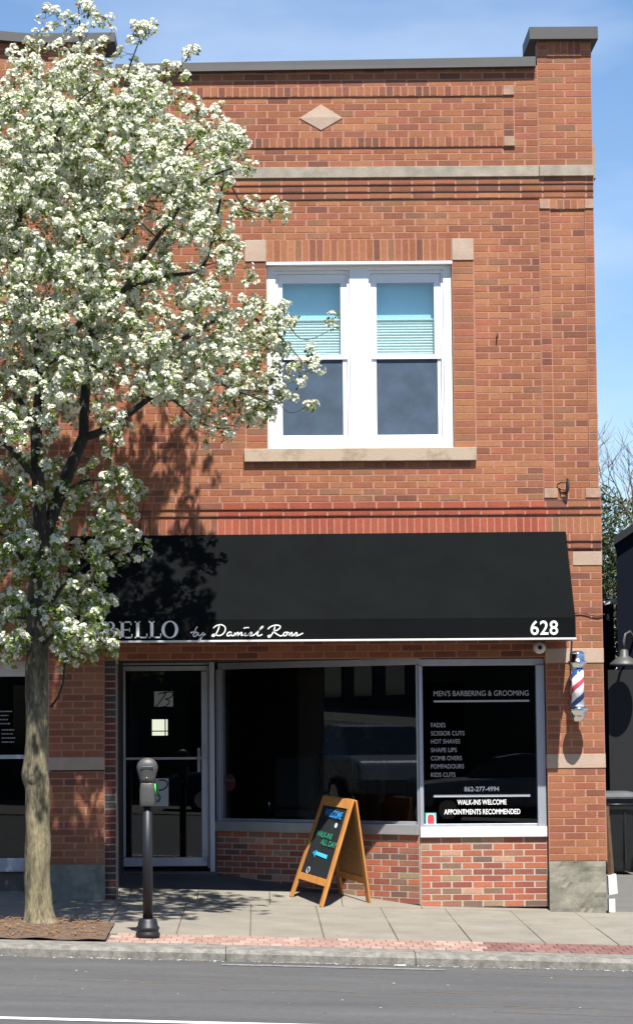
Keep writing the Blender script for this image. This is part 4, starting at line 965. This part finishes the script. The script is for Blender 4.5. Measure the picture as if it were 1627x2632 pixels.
# blossom clusters (domes of five-petalled flowers) and leaves, as arrays
V_=[];F_=[];LV=[];LF=[];LM=[]
def basis(nv):
    a=np.cross(nv,[.3,.5,.81]); l=np.linalg.norm(a); a=a/l if l>1e-3 else np.array([1,0,0]); return a,np.cross(nv,a)
for (p,o,sz) in clus:
    c_=np.array(p); o_=np.array(o)+np.array([0,-.25,.55]); o_/=np.linalg.norm(o_)
    Rr=.037*sz; sparse=random.random()<.10
    nf=6 if sparse else random.randint(16,21)
    for q in range(nf):
        d=rng.normal(size=3); d/=np.linalg.norm(d)
        if d@o_<-.25: d=-d
        fc=c_+o_*.012+d*Rr*random.uniform(.85,1.12); nrm=d*.8+o_*.35+rng.normal(size=3)*.22; nrm/=np.linalg.norm(nrm); a,b=basis(nrm)
        r=.0175*random.uniform(.8,1.15); ph=random.uniform(0,6.28); base=len(V_)
        V_.append(fc-nrm*r*.28)
        for k in range(10):
            t=ph+k*math.pi/5; rk=r*(1.0 if k%2==0 else .62)
            V_.append(fc+a*rk*math.cos(t)+b*rk*math.sin(t)+nrm*(r*.10 if k%2==0 else 0))
        for k in range(5):
            i0=(2*k-1)%10; F_.append((base,base+1+i0,base+1+2*k,base+1+(2*k+1)%10))
    nl_=random.randint(3,5) if p.z>4.3 else random.randint(5,8)
    for q in range(nl_):
        d=rng.normal(size=3)*.9-o_*.45+np.array([0,0,.1]); d/=np.linalg.norm(d); s=rng.normal(size=3); s-=d*(s@d); s/=np.linalg.norm(s)
        l=random.uniform(.040,.072)*(.8 if p.z>4 else 1); w=l*.30; st_=c_+d*.018; up=np.cross(d,s); base=len(LV)
        LV+= [st_,st_+d*l*.5+s*w+up*w*.4,st_+d*l,st_+d*l*.5-s*w+up*w*.4,st_+d*l*.55]
        mi=1 if (p.z>7.2 and random.random()<.5) else 0
        LF+= [(base,base+1,base+2,base+4),(base,base+4,base+2,base+3)]; LM+=[mi,mi]
def arrmesh(name,V,Fc,mats,parent,mi=None):
    me=bpy.data.meshes.new(name); V=np.array(V,dtype=np.float32); Fa=np.array(Fc,dtype=np.int32); n=len(Fa)
    me.vertices.add(len(V)); me.vertices.foreach_set('co',V.ravel()); me.loops.add(n*4); me.loops.foreach_set('vertex_index',Fa.ravel()); me.polygons.add(n); me.polygons.foreach_set('loop_start',np.arange(0,n*4,4,dtype=np.int32)); me.polygons.foreach_set('loop_total',np.full(n,4,dtype=np.int32))
    for m in mats: me.materials.append(M[m])
    if mi is not None: me.polygons.foreach_set('material_index',np.array(mi,dtype=np.int32))
    me.update(calc_edges=True); me.validate(); o=bpy.data.objects.new(name,me); C.objects.link(o); o.parent=parent; o.matrix_parent_inverse=Matrix.Translation(-Vector(parent.location)); return o
arrmesh('blossom',V_,F_,['petal'],tree); arrmesh('foliage',LV,LF,['leaf','budleaf'],tree,LM)
print('clusters',len(clus),'petal quads',len(F_),'leaf quads',len(LF))

# evergreen behind the alley
def evergreen(cx,cy,z0,lobes_,label,n):
    t=thing('evergreen_tree',label,'tree',(cx,cy,z0)); k=MB(); k.tube([(cx,cy,z0),(cx+.05,cy,z0+2),(cx,cy,z0+4.4)],[.16,.12,.04],8); 
    for a,b,c_,r in lobes_: k.tube([(cx,cy,c_-.8),(a,b,c_)],[.05,.02],5)
    k.build('trunk','bark',t)
    V=[];Fc=[]
    for a,b,c_,r in lobes_:
        for _ in range(int(n*r*r)):
            d=rng.normal(size=3); d/=np.linalg.norm(d); q=np.array([a,b,c_])+d*r*(random.random()**.4)*np.array([1,1,1.15])*(1+.25*noise.noise(Vector(d*2.3)))
            u=rng.normal(size=3)*.5+d*.7+np.array([0,0,.3]); u/=np.linalg.norm(u); s=np.cross(u,rng.normal(size=3)); s/=np.linalg.norm(s); l=random.uniform(.05,.11); w=l*.16; o=len(V)
            V+=[q,q+u*l*.5+s*w,q+u*l,q+u*l*.5-s*w]; Fc.append((o,o+1,o+2,o+3))
    arrmesh('crown',V,Fc,['evergreen'],t)
e1=dp(1485,1255,17); e2=dp(1448,1205,17)
evergreen(5.95,17,-.2,[(e2.x-.25,17,e2.z-.25,.55),(e1.x-.1,17,e1.z-.35,.75),(e1.x-.55,17.3,e1.z-1.1,.95),(e1.x-.3,17,e1.z-2.0,.9),(e1.x+.1,17.2,e1.z-1.0,.6),(5.3,17.2,2.6,1.1),(6.1,17,2.2,1.0)],'dark green evergreen tree rising behind the low navy annexe',4600)
# bare trees
def bare(x,y,z0,h,label,seed,lean=0,grp='bare winter trees behind the alley'):
    rr=random.Random(seed); t=thing('bare_tree',label,'tree',(x,y,z0),grp); tk=MB(); br=MB()
    def grow(m,p,d,l,r,dep):
        P=[p];Rr=[r]
        for k in range(4):
            d=(d+Vector((rr.gauss(0,.13),rr.gauss(0,.13),rr.gauss(.03,.08)))).normalized(); P.append(P[-1]+d*l/4); Rr.append(r*(1-.38*(k+1)/4))
        m.tube(P,Rr,6 if dep<2 else 4)
        if dep>=6: return
        for k in range(2 if dep<1 else 3):
            q=P[rr.choice((2,3,4))] if k else P[4]
            nd=(d+Vector((rr.gauss(0,.45),rr.gauss(0,.45),rr.gauss(.12,.25)))).normalized(); grow(br,q,nd,l*rr.uniform(.62,.82),r*rr.uniform(.5,.62),dep+1)
    grow(tk,Vector((x,y,z0)),Vector((lean,0,1)).normalized(),h*.36,.14,0)
    tk.build('trunk','bare',t); br.build('crown','bare',t)
bare(6.1,24,-.3,8.6,'bare pale tree leaning right, nearest the brick corner',11,.12); bare(7.1,27,-.3,8.3,'forked bare tree behind the evergreen, right of the leaning one',5,.0); bare(7.9,30,-.3,8.3,'bare tree farthest right behind the navy roof',23,-.15)

# ---------------------------------------------------------------- across the street (seen in the glass), row raised to cut sky light
for i,(a,b,h,col) in enumerate(((-120,-62,8.0,'opp'),(-60,-22,8.6,'opp'),(-20,14,7.8,'opp'),(16,60,8.2,'opp'))):
    lab=('long brown shop building farthest left across the street, mirrored in the glass','brown shop building second from the left across the street','brown shop building directly across the street, mirrored in the shop window','brown shop building right of the others across the street')[i]
    t=thing('shop_building',lab,'building',((a+b)/2,-40,-.5),'shops across the street'); k=MB(); k.box(a,b,-48,-36,-4,h-.031*(a+b)/2); k.build('wall','opp',t)
    x=a+1.5
    zz=-.031*(a+b)/2
    while x<b-3:
        k=MB(); k.box(x,x+2.4,-35.99,-35.93,zz+.6,zz+2.8); k.build('window','carglass',t); x+=4.2
def car(x,y,rot,paint,label):
    t=thing('parked_car',label,'car',(x,y,RZ(x,y)),'parked cars mirrored in the shop glass'); t.rotation_euler=(0,0,rot)
    def add(m,nm,mt,par=t): 
        me=bpy.data.meshes.new(nm); me.from_pydata(m.v,[],m.f); me.materials.append(M[mt]); o=bpy.data.objects.new(nm,me); C.objects.link(o); o.parent=par
        bm=bmesh.new(); bm.from_mesh(me); bmesh.ops.recalc_face_normals(bm,faces=bm.faces); bm.to_mesh(me); bm.free(); return o
    prof=[(-2.25,.35),(-2.28,.62),(-2.15,.85),(-1.5,.93),(-.95,.97),(1.0,1.0),(1.75,.98),(2.2,.9),(2.28,.6),(2.22,.35)]
    m=MB(); m.prism(prof,-.88,.88); o=add(m,'body',paint); b=o.modifiers.new('b','BEVEL'); b.width=.08; b.segments=3
    m=MB(); P=[(-.95,.96),(-.35,1.38),(.2,1.46),(.9,1.42),(1.65,.98)]; n=5
    vs=[(px_,-.82 if z<1.1 else -.62,z) for px_,z in P]+[(px_,.82 if z<1.1 else .62,z) for px_,z in P]
    m.add(vs,[tuple(range(n)),tuple(range(2*n-1,n-1,-1))]+[(i,i+n,(i+1)%n+n,(i+1)%n) for i in range(n)]); add(m,'cabin_glass','carglass')
    m=MB(); m.add([(-.33,-.60,1.385),(.2,-.60,1.468),(.9,-.60,1.43),(.9,.60,1.43),(.2,.60,1.468),(-.33,.60,1.385)],[(0,1,4,5),(1,2,3,4)]); add(m,'roof',paint).modifiers.new('s','SOLIDIFY').thickness=.03
    for a in (-1.4,1.4):
        for s in (-.86,.86):
            m=MB(); m.lathe([(.05,-.09),(.30,-.1),(.33,-.08),(.33,.08),(.30,.1),(.05,.09)],n=24,axis='y',org=(a,s,.33)); w=add(m,'wheel','tyre'); m=MB(); m.lathe([(.02,-.105),(.2,-.104),(.2,.104),(.02,.105)],n=16,axis='y',org=(a,s,.33)); add(m,'rim','chrome',w)
car(5.3,-28.6,0,'carpaint2','silver parked car across the street, mirrored in the lettered pane'); car(.2,-28.9,0,'carpaint','dark blue parked car across the street, left of the silver one'); car(-8.5,-5.6,0,'carpaint','dark blue car parked at the near kerb, nearest the tree'); car(-14.6,-5.5,0,'carpaint2','added silver car at the near kerb behind the dark blue one'); car(-20.8,-5.6,0,'carpaint','added dark blue car at the near kerb, third from the tree'); car(-27,-5.7,0,'carpaint','last added dark car in the near kerb row, farthest from the tree')  # kerb cars beyond the first are added to dim the mirrored road

# ---------------------------------------------------------------- people inside, dimly seen through the glass
def person(x,y,z,face,shirt,label,hair,arm=0):
    t=thing('person',label,'person',(x,y,z)); t.rotation_euler=(0,0,face); t.scale=(.94,.94,.94)
    def skin(name,verts,edges,rad,mt,root=0,sub=1):
        me=bpy.data.meshes.new(name); me.from_pydata(verts,edges,[]); me.materials.append(M[mt]); o=bpy.data.objects.new(name,me); C.objects.link(o); o.parent=t
        sk=o.modifiers.new('skin','SKIN'); 
        for i,r in enumerate(rad): me.skin_vertices[0].data[i].radius=r if isinstance(r,tuple) else (r,r)
        me.skin_vertices[0].data[root].use_root=True
        for p_ in me.polygons: p_.use_smooth=True
        ss=o.modifiers.new('sub','SUBSURF'); ss.levels=2; ss.render_levels=2; sk.use_smooth_shade=True; return o
    hnd=(.22,-.30,1.02) if arm else (.24,-.06,.80)
    V=[(0,0,.95),(0,0,1.15),(0,0,1.35),(0,.01,1.45),(0,-.01,1.54),(0,-.02,1.63),(0,-.01,1.72),(0,-.115,1.62),
       (.17,0,1.40),(.23,0,1.12),hnd,(-.17,0,1.40),(-.23,0,1.12),(-.24,-.06,.80),(.10,0,.88),(.11,0,.48),(.11,.02,.08),(.11,-.14,.03),(-.10,0,.88),(-.11,0,.48),(-.11,.02,.08),(-.11,-.14,.03)]
    E=[(0,1),(1,2),(2,3),(3,4),(4,5),(5,6),(5,7),(2,8),(8,9),(9,10),(2,11),(11,12),(12,13),(0,14),(14,15),(15,16),(16,17),(0,18),(18,19),(19,20),(20,21)]
    Rd=[(.15,.11),(.14,.10),(.15,.11),.06,.062,(.078,.092),(.066,.08),.014,.062,.045,.030,.062,.045,.030,.085,.058,.042,.03,.085,.058,.042,.03]
    base=len(V)
    for s,hp in ((1,hnd),(-1,(-.24,-.06,.80))):
        w=10 if s>0 else 13
        palm=(hp[0],hp[1]-.02,hp[2]-.07); V.append(palm); Rd.append((.032,.016)); pi=len(V)-1; E.append((w,pi))
        for k,(dx,ln) in enumerate(((-.028,.055),(-.010,.068),(.009,.064),(.027,.050))):
            V.append((palm[0]+dx,palm[1]-.012,palm[2]-ln*.7)); Rd.append(.0095); V.append((palm[0]+dx,palm[1]-.026,palm[2]-ln*1.25)); Rd.append(.008); E+= [(pi,len(V)-2),(len(V)-2,len(V)-1)]
        V.append((palm[0]-s*.045,palm[1]-.02,palm[2]-.015)); Rd.append(.010); E.append((pi,len(V)-1))
    skin('body',V,E,Rd,'skin')
    skin('shirt',[(0,0,.93),(0,0,1.15),(0,0,1.35),(0,.01,1.44),(.18,0,1.39),(.225,0,1.22),(-.18,0,1.39),(-.225,0,1.22)],[(0,1),(1,2),(2,3),(2,4),(4,5),(2,6),(6,7)],[(.175,.135),(.165,.125),(.175,.135),.075,.082,.07,.082,.07],shirt)
    skin('trousers',[(0,0,.95),(.10,0,.86),(.11,0,.48),(.11,.02,.12),(-.10,0,.86),(-.11,0,.48),(-.11,.02,.12)],[(0,1),(1,2),(2,3),(0,4),(4,5),(5,6)],[(.16,.12),.10,.074,.06,.10,.074,.06],'trousers')
    k=MB()
    for s in (-1,1): k.lathe([(.002,-.008),(.010,-.003),(.010,.003),(.002,.008)],n=10,axis='y',org=(s*.03,-.098,1.655))
    me=k.build('eyes','black'); me.parent=t
    k=MB(); k.tube([(-.022,-.106,1.585),(0,-.110,1.582),(.022,-.106,1.585)],.005,6); me=k.build('mouth','red'); me.parent=t
    if hair:
        k=MB(); k.loft([(0,.012,1.66,.092,.095),(0,.015,1.72,.09,.095),(0,.012,1.765,.07,.075),(0,.01,1.785,.03,.03)],e=2,n=20); me=k.build('hair','hair'); me.parent=t
px_=at(948,1880,5.2); person(px_.x,5.2,.30,R(-35),'olive','bald person in a grey green shirt standing inside behind the glass',False)
px_=at(865,1880,5.6); person(px_.x,5.6,.30,R(40),'navyshirt','dark haired person in a navy shirt facing the bald person inside',True,1)
# barber chair
cx_=at(760,1900,3.4).x; bc=thing('barber_chair','black barber chair with chrome base inside the shop window','chair',(cx_,3.4,.3))
k=MB(); k.lathe([(.30,.30),(.30,.32),(.06,.35),(.05,.75),(.10,.78)],(cx_,3.4),24); k.build('pedestal','chrome',bc)
k=MB(); k.box(cx_-.27,cx_+.27,3.12,3.66,.78,.90); k.build('seat','black',bc,bevel=.04)
k=MB(); k.obox((cx_,3.70,1.20),(.25,0,0),(0,.05,.01),(0,.06,.30)); k.build('backrest','black',bc,bevel=.04)
for s in (-1,1):
    k=MB(); k.tube([(cx_+s*.30,3.6,.85),(cx_+s*.31,3.6,1.06),(cx_+s*.31,3.2,1.06),(cx_+s*.30,3.15,.86)],.022,8); k.build('armrest','chrome',bc)
